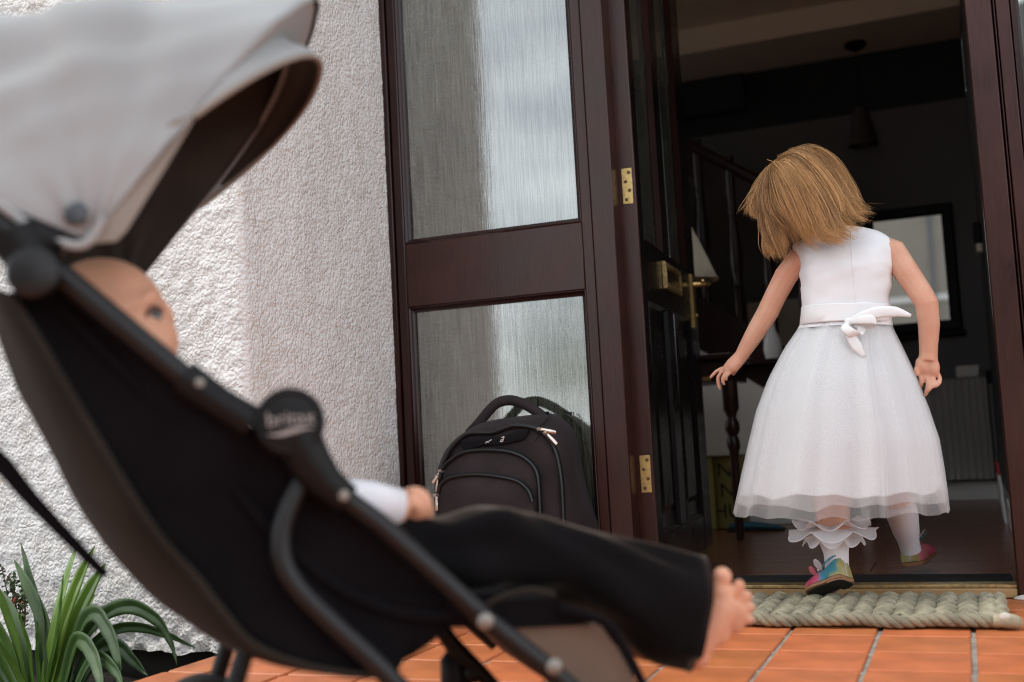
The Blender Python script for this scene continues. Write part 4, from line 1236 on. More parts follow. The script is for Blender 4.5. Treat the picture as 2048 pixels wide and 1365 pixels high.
# visor: from the crease on the canopy front out to the rim
A_ = S(388, 233, -.005)
def mid_fit(px, py): return S(px, py, WID * .5)
def vis(row, t):
    if row == 0: return canopy_pt(1.0, t)
    if row == 1: return canopy_pt(1.0, t).lerp(vis(2, t), .5)
    n = 2.3; th = math.pi * t
    cw = .5 - .5 * math.copysign(abs(math.cos(th)) ** (2 / n), math.cos(th)); h = abs(math.sin(th)) ** (2 / n)
    m_ = {2: mid_fit(570, 120), 3: mid_fit(596, 132), 4: mid_fit(622, 140), 5: mid_fit(637, 158)}[row]
    e = m_ - (A_ + SCR * (WID * .5))
    return A_ + SCR * (WID * cw) + e * h
VR = {}
def vis_pt(u, v):
    k = u * 5; i = min(4, int(k)); f = k - i
    a, c = vis(i, v), vis(i + 1, v)
    return a.lerp(c, f)
b = MB(); b.grid(vis_pt, 25, 48); b.build('visor', M_canopy, sroot, angle=180, solid=.002)
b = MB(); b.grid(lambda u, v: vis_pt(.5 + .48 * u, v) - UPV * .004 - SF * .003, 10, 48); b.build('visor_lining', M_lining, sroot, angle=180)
b = MB(); b.tube([vis(5, t) for t in np.linspace(0, 1, 60)], .0032, 8); b.build('visor_rim', M_visor, sroot)
# hem along the bottom of the canopy side
hm = catmull([S(-60, 382, -.006), S(0, 411, -.006), S(62, 455, -.007), S(103, 477, -.008), S(150, 492, -.008), S(180, 480, -.007), S(206, 436, -.006)], 5)
b = MB(); b.tube(hm, .0045, 8); b.build('canopy_hem', M_canopy, sroot)
b = MB(); b.lathe([(0, -.004), (.0098, -.003), (.0105, .001), (.008, .004), (0, .005)], S(153, 428, -.012), -SCR, 20); b.build('canopy_button', mat('slate_plastic', (.045, .055, .065), .35), sroot)
# ================================================================ girl stepping over the threshold, seen from behind
YG = -.10
def G(px, py, dy=0.0): return at_y(px, py, YG + dy)
girl = empty('person', (-.25, YG, 0), 'small blonde girl in white sleeveless tulle dress stepping through the open doorway', 'person')
def skin(name, col, rough=.5):
    m = mat(name, col, rough=rough, spec=.4, sss=.35, col2=(.66, .335, .225), vscale=24, bump=.06, bscale=500, bdist=.0004)
    return m
M_skin = skin('skin', (.72, .425, .295))
M_dress = mat('ivory_satin', (.83, .84, .86), .6, vary=.02, vscale=12, bump=.12, bscale=1100, bdist=.0003, sheen=.25)
M_sash = mat('ivory_sash', (.82, .825, .83), .5, bump=.1, bscale=900, bdist=.0003, sheen=.2)
def tulle(name, op, col=(.83, .835, .84)):
    m = bpy.data.materials.new(name); m.use_nodes = True
    N, L = m.node_tree.nodes, m.node_tree.links; N.clear()
    out = N.new('ShaderNodeOutputMaterial')
    d = N.new('ShaderNodeBsdfDiffuse'); d.inputs['Color'].default_value = (*col, 1)
    t = N.new('ShaderNodeBsdfTranslucent'); t.inputs['Color'].default_value = (*col, 1)
    mx = N.new('ShaderNodeMixShader'); mx.inputs[0].default_value = .25
    L.new(d.outputs[0], mx.inputs[1]); L.new(t.outputs[0], mx.inputs[2])
    tr = N.new('ShaderNodeBsdfTransparent')
    lw = N.new('ShaderNodeLayerWeight'); lw.inputs['Blend'].default_value = .35
    mr = N.new('ShaderNodeMapRange'); mr.inputs['To Min'].default_value = op; mr.inputs['To Max'].default_value = min(1, op + .45)
    L.new(lw.outputs['Facing'], mr.inputs['Value'])
    m2 = N.new('ShaderNodeMixShader'); L.new(mr.outputs['Result'], m2.inputs[0]); L.new(tr.outputs[0], m2.inputs[1]); L.new(mx.outputs[0], m2.inputs[2])
    L.new(m2.outputs[0], out.inputs['Surface'])
    return m
M_tul = tulle('white_tulle', .38)
M_tul2 = tulle('sheer_tulle', .22)

# ---- body: one continuous skin
b = MB()
def limb(pts, rs, sides=12): b.tube(pts, rs, sides)
neck = G(1668, 468, .0); headc = G(1612, 398, .015)
b.tube([G(1690, 520, .01), G(1672, 478, .008), G(1640, 440, .01)], [.034, .029, .030], 12)
HM = Matrix.Rotation(math.radians(28), 4, 'Y') @ Matrix.Rotation(math.radians(-24), 4, 'X')   # bowed forward and tipped to the left
HM = Matrix.Rotation(math.radians(-26), 4, 'Y') @ Matrix.Rotation(math.radians(-26), 4, 'X')
b.ball(headc, .067, .080, .082, HM, 20, 14)
b.ball(headc + HM @ V3(0, .030, -.038), .050, .048, .046, HM)          # jaw and cheeks, face looks into the house
b.ball(headc + HM @ V3(0, .079, -.022), .009, .013, .012, HM)          # nose
b.ball(headc + HM @ V3(0, .072, -.052), .016, .010, .006, HM)          # lips
for s in (-1, 1):
    b.ball(headc + HM @ V3(.066 * s, .006, -.016), .008, .016, .021, HM) # ears
b.tube([G(1690, 500, .01), G(1692, 560, .0), G(1692, 640, .01), G(1695, 720, .01)], [.045, .056, .054, .060], 14)   # trunk inside the dress
# left arm reaching out and down
limb([G(1640, 512, .0), G(1596, 520, .0), G(1572, 552, .005), G(1551, 592, .012), G(1536, 624, .016), G(1512, 664, .022), G(1490, 700, .028), G(1482, 714, .030)],
     [.032, .0270, .0248, .0232, .0232, .0210, .0165, .0150])
# right arm hanging a little behind
limb([G(1755, 500, .0), G(1788, 506, -.002), G(1811, 542, -.006), G(1837, 580, -.010), G(1853, 606, -.012), G(1858, 650, -.004), G(1857, 690, .002), G(1857, 708, .004)],
     [.032, .0270, .0250, .0235, .0232, .0212, .0186, .0178])
# left hand: back of the hand towards us, fingers drooping
hy_ = .030
limb([G(1482, 714, hy_), G(1474, 722, hy_ + .001), G(1464, 731, hy_ + .003), G(1452, 741, hy_ + .006)], [.0150, .0155, .0150, .0105])
limb([G(1478, 722, hy_ - .004), G(1466, 736, hy_ - .003), G(1456, 744, hy_ + .0)], [.0125, .0125, .0085])
def finger(pts, r): limb(pts, [r * 1.08] + [r] * (len(pts) - 2) + [r * .72], 9)
finger([G(1455, 735, hy_ + .010), G(1444, 737, hy_ + .014), G(1433, 743, hy_ + .017), G(1425, 751, hy_ + .018), G(1420, 757, hy_ + .018)], .0044)
finger([G(1453, 739, hy_ + .004), G(1443, 745, hy_ + .006), G(1436, 755, hy_ + .009), G(1437, 768, hy_ + .012), G(1441, 780, hy_ + .014)], .0047)
finger([G(1456, 744, hy_ - .003), G(1449, 750, hy_ - .004), G(1445, 758, hy_ - .002), G(1446, 766, hy_ + .002), G(1449, 771, hy_ + .006)], .0044)
finger([G(1461, 745, hy_ - .006), G(1455, 751, hy_ - .009), G(1452, 757, hy_ - .006), G(1454, 762, hy_ - .001)], .0038)
finger([G(1475, 736, hy_ + .012), G(1468, 745, hy_ + .018), G(1464, 751, hy_ + .018)], .0052)
# right hand: palm towards us, fingers curling
hr_ = .004
b.ball(G(1855, 733, hr_), .0205, .0110, .0225, Matrix.Rotation(.12, 4, 'Y'))
b.ball(G(1843, 731, hr_ - .006), .0115, .0095, .0165, Matrix.Rotation(-.3, 4, 'Y'))      # thumb pad
b.ball(G(1868, 735, hr_ - .004), .0115, .0095, .0190)                                    # heel of the hand
limb([G(1857, 706, hr_), G(1856, 722, hr_)], [.0178, .0192])
finger([G(1837, 732, hr_ - .006), G(1832, 743, hr_ - .010), G(1836, 752, hr_ - .012)], .0062)
finger([G(1842, 748, hr_ + .001), G(1842, 758, hr_ - .004), G(1843, 767, hr_ - .004), G(1842, 776, hr_)], .0050)
finger([G(1853, 752, hr_), G(1856, 762, hr_ - .008), G(1856, 772, hr_ - .010), G(1853, 784, hr_ - .007), G(1850, 793, hr_ - .004)], .0050)
finger([G(1864, 751, hr_), G(1867, 762, hr_ - .008), G(1864, 772, hr_ - .013), G(1857, 780, hr_ - .013), G(1853, 785, hr_ - .010)], .0050)
finger([G(1875, 747, hr_ + .002), G(1880, 757, hr_ - .004), G(1879, 766, hr_ - .010), G(1872, 772, hr_ - .012), G(1868, 774, hr_ - .012)], .0047)
# legs
LA = at_z(1672, 1165, .05); LA = V3(LA.x, -.085, .085)
limb([G(1670, 720, .01), G(1664, 900, .0), G(1663, 1010, -.01), G(1668, 1060, -.02), G(1672, 1105, -.015), G(1674, 1132, -.01)], [.064, .050, .036, .032, .022, .020])
limb([G(1745, 720, .03), G(1775, 880, .10), G(1790, 980, .16), G(1806, 1050, .20), G(1816, 1082, .22), G(1822, 1104, .235)], [.064, .050, .034, .028, .018, .014])
# knees bridge to hips
b.ball(G(1706, 715, .015), .085, .055, .06)
body = blob('body', b, M_skin, girl, voxel=.0024, smooth=5)
# eyes, hidden from here but part of the face
M_eye = mat('eye', (.05, .06, .08), .1)
for s in (-1, 1):
    e = MB(); e.ball(headc + HM @ V3(.028 * s, .068, -.002), .0085, .006, .0075, HM); e.build('eye', M_eye, girl)

# ---- dress bodice
def row(lx, rx, y, dp, cy=0.0, z_l=None, n=44, sag=0):
    a, c = G(lx, y[0] if isinstance(y, tuple) else y, cy), G(rx, y[1] if isinstance(y, tuple) else y, cy)
    m_ = (a + c) / 2; h = (c - a) / 2
    pts = []
    for k in range(n):
        t = 2 * math.pi * k / n
        ct, s = math.cos(t), math.sin(t)
        pts.append(m_ + h * math.copysign(abs(ct) ** .86, ct) + V3(0, dp * math.copysign(abs(s) ** .9, s), 0))
    return pts
rows = [
    row(1597, 1785, (660, 652), .073), row(1603, 1783, (640, 634), .070), row(1605, 1780, (615, 610), .069), row(1603, 1783, (580, 572), .070),
    row(1599, 1788, (553, 542), .071), row(1598, 1790, (535, 524), .068), row(1592, 1789, (512, 498), .060), row(1586, 1785, (494, 481), .046),
    row(1604, 1768, (481, 468), .038), row(1630, 1738, (470, 458), .034), row(1646, 1716, (463, 454), .030)]
# smooth the loft
def loft(rows, per=4):
    n = len(rows[0]); cols = [catmull([r[k] for r in rows], per) for k in range(n)]
    return [[cols[k][i] for k in range(n)] for i in range(len(cols[0]))]
rows = loft(rows)
cen = [sum(r, Vector()) / len(r) for r in rows]
for r, c in zip(rows, cen):
    for k, p in enumerate(r):
        d = (p - c); d.z = 0
        if d.length > 1e-5: d.normalize()
        wr = .0036 * noise.noise(V3(p.x * 26 + p.z * 16, p.y * 10, p.z * 34 - p.x * 22)) + .0022 * noise.noise(V3(p.x * 60 + p.z * 40, 1, p.z * 70))
        r[k] = p + d * wr
b = MB(); b.rings(rows, True, False, True); bod = b.build('bodice', M_dress, girl, angle=180)
# armhole binding, zip seam down the back
def ring_at(px, py, rx_, rz_, tilt, m, name):
    b = MB(); c = G(px, py, 0)
    b.tube([c + V3(rx_ * math.cos(a) * math.cos(tilt) + .0, .052 * math.sin(a) * 1.0, rz_ * math.cos(a)) for a in np.linspace(0, 2 * math.pi, 40)], .0022, 6)
    return b.build(name, m, girl)
back_seam = MB()
pts = []
for r in rows[8:-6]:
    zq = sum(p.z for p in r) / len(r); xq = at_y(1707, 560, YG - .07).x
    cand = [p for p in r if p.y < sum(q.y for q in r) / len(r)]
    lo = max((p for p in cand if p.x <= xq), key=lambda p: p.x, default=None); hi = min((p for p in cand if p.x > xq), key=lambda p: p.x, default=None)
    if lo is None or hi is None: continue
    pts.append(lo.lerp(hi, (xq - lo.x) / max(1e-6, hi.x - lo.x)) + V3(0, -.0002, 0))
back_seam.tube(pts, .0008, 5); back_seam.build('back_seam', M_sash, girl)

# ---- sash and bow
rs = [row(1601, 1783, (652, 645), .0765), row(1600, 1784, (650, 643), .0785), row(1602, 1784, (634, 628), .0765), row(1603, 1783, (617, 612), .0745), row(1605, 1781, (615, 610), .071)]
b = MB(); b.rings(rs, True, False, False); b.build('sash', M_sash, girl, angle=50)
def B_(px, py, dy): return at_y(px, py, YG - .078 - dy)
def ribbon(line, widths, name, up):
    """folded ribbon: centre line with half-widths"""
    P = catmull(line, 5); n = len(P); b = MB(); rr = []
    W = np.interp(np.linspace(0, 1, n), np.linspace(0, 1, len(widths)), widths)
    for i, p in enumerate(P):
        t = (P[min(i + 1, n - 1)] - P[max(i - 1, 0)]).normalized(); u = Vector(up); u = (u - t * u.dot(t)).normalized(); nn = t.cross(u)
        rr.append([p + u * W[i] * k + nn * .0016 * (1 - k * k) for k in (-1, -.6, -.2, .2, .6, 1)])
    b.rings(rr, False); return b.build(name, M_sash, bow, angle=180, solid=.0007)
bow = MB()
bow.ball(B_(1697, 645, .012), .0080, .0060, .0095, Matrix.Rotation(.3, 4, 'Y')); bow = bow.build('bow_knot', M_sash, girl)
ribbon([B_(1700, 642, .012), B_(1722, 634, .020), B_(1752, 626, .024), B_(1790, 624, .022), B_(1822, 632, .018)], [.005, .0095, .0115, .0100, .0030], 'bow_tail', (.15, 0, 1))
ribbon([B_(1700, 644, .012), B_(1724, 640, .026), B_(1750, 640, .024), B_(1745, 648, .014), B_(1720, 650, .010), B_(1702, 648, .010)], [.005, .009, .010, .009, .008, .005], 'bow_loop', (0, .1, 1))
ribbon([B_(1695, 644, .012), B_(1690, 655, .024), B_(1702, 666, .026), B_(1718, 668, .018), B_(1722, 655, .016), B_(1708, 645, .012)], [.005, .009, .0095, .008, .007, .005], 'bow_loop', (1, 0, .3))
ribbon([B_(1696, 650, .010), B_(1702, 672, .018), B_(1714, 694, .020), B_(1729, 714, .018)], [.005, .0095, .0105, .0035], 'bow_tail', (1, 0, .25))

# ---- skirt: layers of gathered tulle
ZR = [652, 700, 760, 820, 880, 940, 985, 1015, 1045]
LX_ = [1601, 1568, 1537, 1515, 1501, 1488, 1479, 1473, 1468]
RX_ = [1784, 1808, 1836, 1858, 1878, 1888, 1894, 1897, 1900]
def skirt(v0, v1, inset, pleat, npl, hem_wave, seed, nrow=26, n=220, depth=.80, lift=0.0):
    rr = []
    for i in range(nrow + 1):
        t = i / nrow; yy = lerp(v0, v1, t)
        lx, rx = interp(yy, ZR, LX_) + inset * 9, interp(yy, ZR, RX_) - inset * 9
        a, c = G(lx, yy + (2.5 * (yy - 650) / 300), 0), G(rx, yy - (2.5 * (yy - 650) / 300), 0)
        m_ = (a + c) / 2; h = (c - a).length / 2; g = (yy - 640) / 400
        hx = (c - a).normalized()
        ring = []
        for k in range(n):
            th = 2 * math.pi * k / n
            q = npl * (th + .16 * noise.noise(V3(math.cos(th) * 2, math.sin(th) * 2, seed)) + .05 * math.sin(3 * th + seed))
            pl = math.sin(q) * .55 + .45 * math.sin(q * .5 + 1.3 * noise.noise(V3(math.cos(th) * 3, math.sin(th) * 3, seed + 5)))
            pl *= pleat * (.35 + g) * (1 + .6 * noise.noise(V3(math.cos(th) * 1.5, math.sin(th) * 1.5, seed + 9)))
            side = abs(math.cos(th))
            r = 1 + pl * (.45 if side > .93 else 1) / max(h, .01)
            d = hx * (h * math.cos(th) * r) + V3(0, h * depth * math.sin(th) * r, 0)
            z = 0
            z = hem_wave * t ** 3 * (noise.noise(V3(math.cos(th) * 2.2, math.sin(th) * 2.2, seed + 2 + v1 * .37)) * 1.2 + .25 * math.sin(q))
            ring.append(m_ + d + V3(0, 0, z))
        rr.append(ring)
    b = MB(); b.rings(rr, True, False, False)
    return b
skirt(656, 968, 2.4, .0085, 15, .006, 4.0, depth=.78).build('skirt_lining', mat('lining_cotton', (.76, .69, .62), .8), girl, angle=180)
skirt(652, 984, .8, .0090, 15, .010, 4.0).build('skirt_layer', mat('ivory_net', (.83, .84, .85), .85, bump=.2, bscale=1400, bdist=.0003), girl, angle=180)
skirt(650, 1004, .4, .0090, 15, .013, 4.0).build('tulle_layer', M_tul, girl, angle=180)
skirt(650, 1024, .0, .0090, 15, .014, 4.0).build('tulle_layer', M_tul2, girl, angle=180)

# ---- socks, frill and shoes
M_sock = mat('white_sock', (.80, .79, .83), .9, bump=.3, bscale=900, bdist=.0005)
b = MB(); b.tube([G(1664, 1056, -.018), G(1668, 1080, -.018), G(1672, 1105, -.015), G(1674, 1130, -.012), G(1675, 1155, -.010)], [.034, .031, .0250, .0235, .0225], 20); sock = b.build('sock', M_sock, girl)
b = MB(); b.tube([G(1798, 1004, .17), G(1806, 1036, .19), G(1813, 1066, .212), G(1817, 1082, .222), G(1822, 1102, .232)], [.035, .0325, .0275, .0228, .0215], 20); b.build('sock', M_sock, girl)
M_frill = tulle('frill_lace', .70, (.90, .90, .93))
def frill(c, r0, r1, drop, waves, amp, seed, name):
    b = MB(); n = 150
    rr = []
    for i in range(9):
        t = i / 8
        ring = []
        for k in range(n):
            th = 2 * math.pi * k / n
            q = waves * th + seed + .9 * noise.noise(V3(math.cos(th) * 1.5, math.sin(th) * 1.5, seed)); w = math.sin(q); w2 = math.cos(q)
            r = lerp(r0, r1, t) * (1 + .16 * t * noise.noise(V3(math.cos(th) * 3, math.sin(th) * 3, seed + 4)))
            z = drop * t + amp * t * w
            ring.append(c + V3(r * math.cos(th + .06 * t * w2), r * math.sin(th + .06 * t * w2), z))
        rr.append(ring)
    b.rings(rr, True, False, False); o = b.build(name, M_frill, girl, angle=180)
    e = MB(); e.tube(rr[-1] + rr[-1][:1], .0009, 5); e.build('frill_edge', M_sock, o)
    return o
FC = G(1664, 1062, -.018)
frill(FC + V3(0, 0, .006), .029, .084, -.012, 6, .0100, 1.0, 'sock_frill')
frill(FC + V3(0, 0, .012), .030, .076, .004, 7, .0095, 2.4, 'sock_frill')
frill(FC + V3(0, 0, .002), .028, .060, -.024, 8, .0075, 4.4, 'sock_frill')

def rainbow():
    m = mat('rainbow_leather', (.6, .3, .3), .55, bump=.25, bscale=700, bdist=.0004)
    N, L, B = nodes_of(m)
    tc = N.new('ShaderNodeTexCoord'); sp = N.new('ShaderNodeSeparateXYZ'); L.new(tc.outputs['Object'], sp.inputs[0])
    no = N.new('ShaderNodeTexNoise'); no.inputs['Scale'].default_value = 26; no.inputs['Detail'].default_value = 2; L.new(tc.outputs['Object'], no.inputs['Vector'])
    def mth(op, x, y):
        n = N.new('ShaderNodeMath'); n.operation = op
        for i, q in enumerate((x, y)):
            if q is None: continue
            if isinstance(q, (int, float)): n.inputs[i].default_value = q
            else: L.new(q, n.inputs[i])
        return n.outputs[0]
    v = mth('ADD', sp.outputs['X'], .324)
    v = mth('ADD', v, mth('MULTIPLY', mth('SUBTRACT', sp.outputs['Z'], .03), -.25))
    v = mth('ADD', v, mth('MULTIPLY', mth('SUBTRACT', no.outputs['Fac'], .5), .055))
    v = mth('FRACT', mth('DIVIDE', v, .108), None)
    rp = N.new('ShaderNodeValToRGB'); rp.color_ramp.interpolation = 'EASE'
    cols = [(0, (.46, .045, .11)), (.14, (.50, .09, .16)), (.24, (.05, .25, .36)), (.38, (.04, .22, .26)), (.50, (.34, .31, .11)), (.62, (.44, .38, .19)), (.74, (.36, .30, .08)), (.84, (.60, .17, .19)), (1, (.52, .10, .13))]
    while len(rp.color_ramp.elements) < len(cols): rp.color_ramp.elements.new(.5)
    for e, (p, c) in zip(rp.color_ramp.elements, cols): e.position = p; e.color = (*c, 1)
    L.new(v, rp.inputs['Fac']); L.new(rp.outputs['Color'], B.inputs['Base Color'])
    return m
M_rain = rainbow()
M_sole = mat('tan_sole', (.30, .15, .075), .6, vary=.15, vscale=60)
M_soleu = mat('sole_under', (.015, .012, .010), .8, bump=.4, bscale=300)
M_wing = mat('wing_leather', (.62, .56, .56), .5, vary=.1)
M_wing2 = mat('wing_pink', (.62, .16, .20), .5)
M_teal = mat('wing_teal', (.06, .36, .40), .5)
def shoe(heel, toe, up, length=.135, wings=1.0):
    """heel and toe are points under the sole; up is the shoe's own up"""
    heel, toe = Vector(heel), Vector(toe)
    ax = (toe - heel).normalized(); up = Vector(up); up = (up - ax * up.dot(ax)).normalized(); sd = ax.cross(up)
    Ln = (toe - heel).length
    so = empty('shoe', heel); so.parent = girl; so.matrix_parent_inverse = world_matrix(girl).inverted()
    def P(s, l, h): return heel + ax * (s * Ln) + sd * l + up * h
    sw = [(0, .0205), (.06, .0265), (.2, .0285), (.42, .0270), (.65, .0310), (.85, .0275), (.95, .018), (1, .008)]
    # upper
    b = MB(); rr = []
    for i in range(25):
        s = i / 24
        w = interp(s, [a for a, _ in sw], [c for _, c in sw])
        top = interp(s, [0, .1, .3, .42, .55, .75, .92, 1], [.047, .050, .040, .034, .034, .028, .020, .009])
        ring = []
        for k in range(17):
            t = k / 16 * math.pi
            ct, st = math.cos(t), math.sin(t)
            ring.append(P(s, w * math.copysign(abs(ct) ** .7, ct) * (1 - .18 * st), .007 + (top - .007) * abs(st) ** .75))
        ring.append(P(s, 0, .007))
        rr.append(ring)
    b.rings(rr, True, True, True); b.build('upper', M_rain, so, angle=50)
    # sole with a low heel
    out = [P(s, w * 1.04, 0) for s, w in ((a, interp(a, [x for x, _ in sw], [c for _, c in sw])) for a in np.linspace(0, 1, 15))] + \
          [P(s, -w * 1.04, 0) for s, w in ((a, interp(a, [x for x, _ in sw], [c for _, c in sw])) for a in np.linspace(1, 0, 15))]
    b = MB(); b.rings([[p + up * .0 for p in out], [p + up * .0055 for p in out]]); b.build('sole', M_sole, so, angle=30)
    ho = [P(s, w, -.0065) for s, w in ((-.0, .012), (.05, .020), (.18, .0245), (.30, .0235), (.32, .0))] ; ho = [P(s, l, -.0032) for s, l in ((0, .012), (.05, .0235), (.18, .0285), (.32, .028), (.32, -.028), (.18, -.0285), (.05, -.0235), (0, -.014))]
    b = MB(); b.rings([ho, [p + up * .0030 for p in ho]]); b.build('heel', M_sole, so, angle=30)
    b = MB(); b.rings([[P(.36, .019, -.0012), P(.62, .024, -.0012), P(.88, .019, -.0012), P(.96, 0, -.0012), P(.88, -.019, -.0012), P(.62, -.024, -.0012), P(.36, -.019, -.0012)],
                       [P(.36, .019, -.0002), P(.62, .024, -.0002), P(.88, .019, -.0002), P(.96, 0, -.0002), P(.88, -.019, -.0002), P(.62, -.024, -.0002), P(.36, -.019, -.0002)]])
    b.build('tread', M_soleu, so, smooth=False)
    b = MB(); b.rings([[p - up * .0008 for p in ho], [p - up * .0001 for p in ho]]); b.build('heel_tip', M_soleu, so, smooth=False)
    # back seam and collar piping
    b = MB(); b.tube([P(-.006, 0, .008), P(-.012, 0, .028), P(-.004, 0, .049)], .0011, 6); b.build('back_seam', M_wing, so)
    col = [P(s, l, h) for s, l, h in ((.0, 0, .049), (.06, .017, .049), (.25, .021, .044), (.42, .014, .038), (.48, 0, .037), (.42, -.014, .038), (.25, -.021, .044), (.06, -.017, .049), (0, 0, .049))]
    b = MB(); b.tube(catmull(col, 4), .0017, 6); b.build('collar', M_rain, so)
    # butterfly of four wings and two beads
    for sgn in (-1, 1):
        for (l, f, mm, sz) in ((.0, .55, M_wing, .0150 * wings), (.006, .72, M_teal if sgn > 0 else M_wing2, .0125 * wings)):
            o = [P(f + .10 * math.cos(a) * sz / .02, sgn * (.003 + sz * (.9 + .9 * math.sin(a)) * .62), .040 - l + sz * .55 * (1 + math.sin(a)) ) for a in np.linspace(0, 2 * math.pi, 15)[:-1]]
            b = MB(); b.rings([o, [p + up * .0022 for p in o]]); b.build('wing', mm, so, angle=30)
    for q in (.58, .64):
        b = MB(); b.ball(P(q, 0, .043), .0034); b.build('bead', mat('pearl', (.8, .78, .76), .15), so)
    return so
# standing foot: toe on the mat, heel lifted
toeL = at_y(1618, 1192, -.115); heelL = at_y(1694, 1166, -.150)
shoe(heelL + V3(.002, 0, .006), toeL, (.18, .30, 1))
# swinging foot: heel towards us, toe pointing into the hall
heelR = at_y(1824, 1130, .20); 
shoe(heelR, heelR + V3(.030, .118, .012), (-.12, .05, 1), wings=1.35)
# ---- hair: a cap of the dark under-hair, then locks combed from the crown
def hair_mat(name, a, c):
    m = mat(name, a, .40, spec=.4)
    N, L, B = nodes_of(m)
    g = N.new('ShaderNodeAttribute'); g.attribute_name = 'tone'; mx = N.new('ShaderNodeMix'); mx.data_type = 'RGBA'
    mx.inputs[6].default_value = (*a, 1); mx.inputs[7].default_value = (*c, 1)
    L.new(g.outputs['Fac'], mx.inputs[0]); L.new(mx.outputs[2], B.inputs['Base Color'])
    return m
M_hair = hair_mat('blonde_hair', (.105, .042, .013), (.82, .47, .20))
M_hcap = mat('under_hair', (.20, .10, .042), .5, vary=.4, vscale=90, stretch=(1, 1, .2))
cap = MB()
n_ = 26
def cap_pt(u, v):
    th = 2 * math.pi * u; ph = v * math.radians(108)
    d = V3(math.sin(ph) * math.cos(th), math.sin(ph) * math.sin(th), math.cos(ph))
    return headc + HM @ V3(d.x * .0690, d.y * .0820, d.z * .0840)
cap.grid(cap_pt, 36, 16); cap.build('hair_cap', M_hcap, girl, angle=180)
# guide locks: picture points from root to tip with depth (negative = nearer to us)
GD = [
    # sweeping from the crown over the right side of the head and flicking out at the tips
    ([(1572, 316, -.050), (1612, 299, -.064), (1658, 318, -.060), (1694, 368, -.050), (1708, 412, -.052), (1732, 430, -.062)], 1.2),
    ([(1566, 320, -.056), (1606, 305, -.074), (1648, 334, -.074), (1684, 392, -.070), (1700, 430, -.078), (1728, 440, -.088)], 1.3),
    ([(1562, 324, -.060), (1598, 314, -.084), (1636, 350, -.088), (1668, 408, -.088), (1686, 446, -.094), (1722, 456, -.102)], 1.4),
    ([(1558, 327, -.062), (1586, 324, -.090), (1622, 366, -.098), (1650, 424, -.098), (1668, 460, -.104), (1706, 472, -.114)], 1.3),
    ([(1555, 329, -.062), (1574, 335, -.092), (1604, 380, -.104), (1630, 434, -.104), (1652, 468, -.106), (1692, 482, -.114)], 1.1),
    ([(1552, 331, -.060), (1562, 347, -.090), (1586, 392, -.104), (1612, 440, -.104), (1630, 472, -.100), (1664, 494, -.104)], .9),
    ([(1549, 333, -.056), (1552, 358, -.086), (1568, 402, -.100), (1596, 444, -.098), (1614, 474, -.094), (1626, 500, -.092)], .8),
    ([(1548, 335, -.050), (1545, 368, -.078), (1554, 410, -.090), (1580, 436, -.096), (1604, 456, -.096), (1618, 486, -.092)], .35),
    # hanging down on the left, in front of the face
    ([(1548, 336, -.044), (1538, 374, -.066), (1544, 420, -.072), (1562, 450, -.078), (1570, 484, -.078), (1570, 514, -.074)], .45),
    ([(1546, 338, -.036), (1532, 382, -.052), (1536, 430, -.058), (1546, 470, -.064), (1560, 500, -.066), (1576, 522, -.066)], 1.0),
    ([(1545, 338, -.028), (1528, 384, -.040), (1529, 434, -.046), (1534, 476, -.048), (1544, 500, -.052), (1562, 520, -.054)], .9),
    ([(1546, 338, -.016), (1526, 382, -.022), (1523, 430, -.026), (1528, 466, -.028), (1536, 492, -.030), (1552, 516, -.032)], .8),
    # wisps blown out to the left
    ([(1552, 334, -.010), (1532, 354, -.012), (1514, 382, -.014), (1503, 404, -.016), (1496, 414, -.016), (1489, 425, -.016)], .50),
    ([(1550, 336, -.020), (1528, 366, -.024), (1514, 400, -.028), (1511, 422, -.030), (1522, 430, -.032), (1542, 434, -.034)], .35),
    ([(1556, 328, .0), (1536, 338, .0), (1518, 362, .002), (1508, 390, .004), (1498, 408, .004), (1492, 428, .004)], .30),
    # round the far side and down onto the shoulder
    ([(1590, 304, -.030), (1640, 304, -.030), (1686, 344, -.020), (1706, 388, -.016), (1712, 416, -.020), (1724, 434, -.030)], .8),
    ([(1580, 308, -.010), (1630, 302, .0), (1670, 328, .010), (1696, 370, .012), (1706, 400, .008), (1712, 420, .0)], .6),
    ([(1562, 328, -.055), (1584, 350, -.090), (1606, 400, -.102), (1632, 450, -.104), (1660, 476, -.108), (1704, 486, -.116)], .8),
]
GC = [[G(px, py, dy) for px, py, dy in g] for g, _ in GD]
GW = np.array([w for _, w in GD]); GW /= GW.sum()
NS = 2600
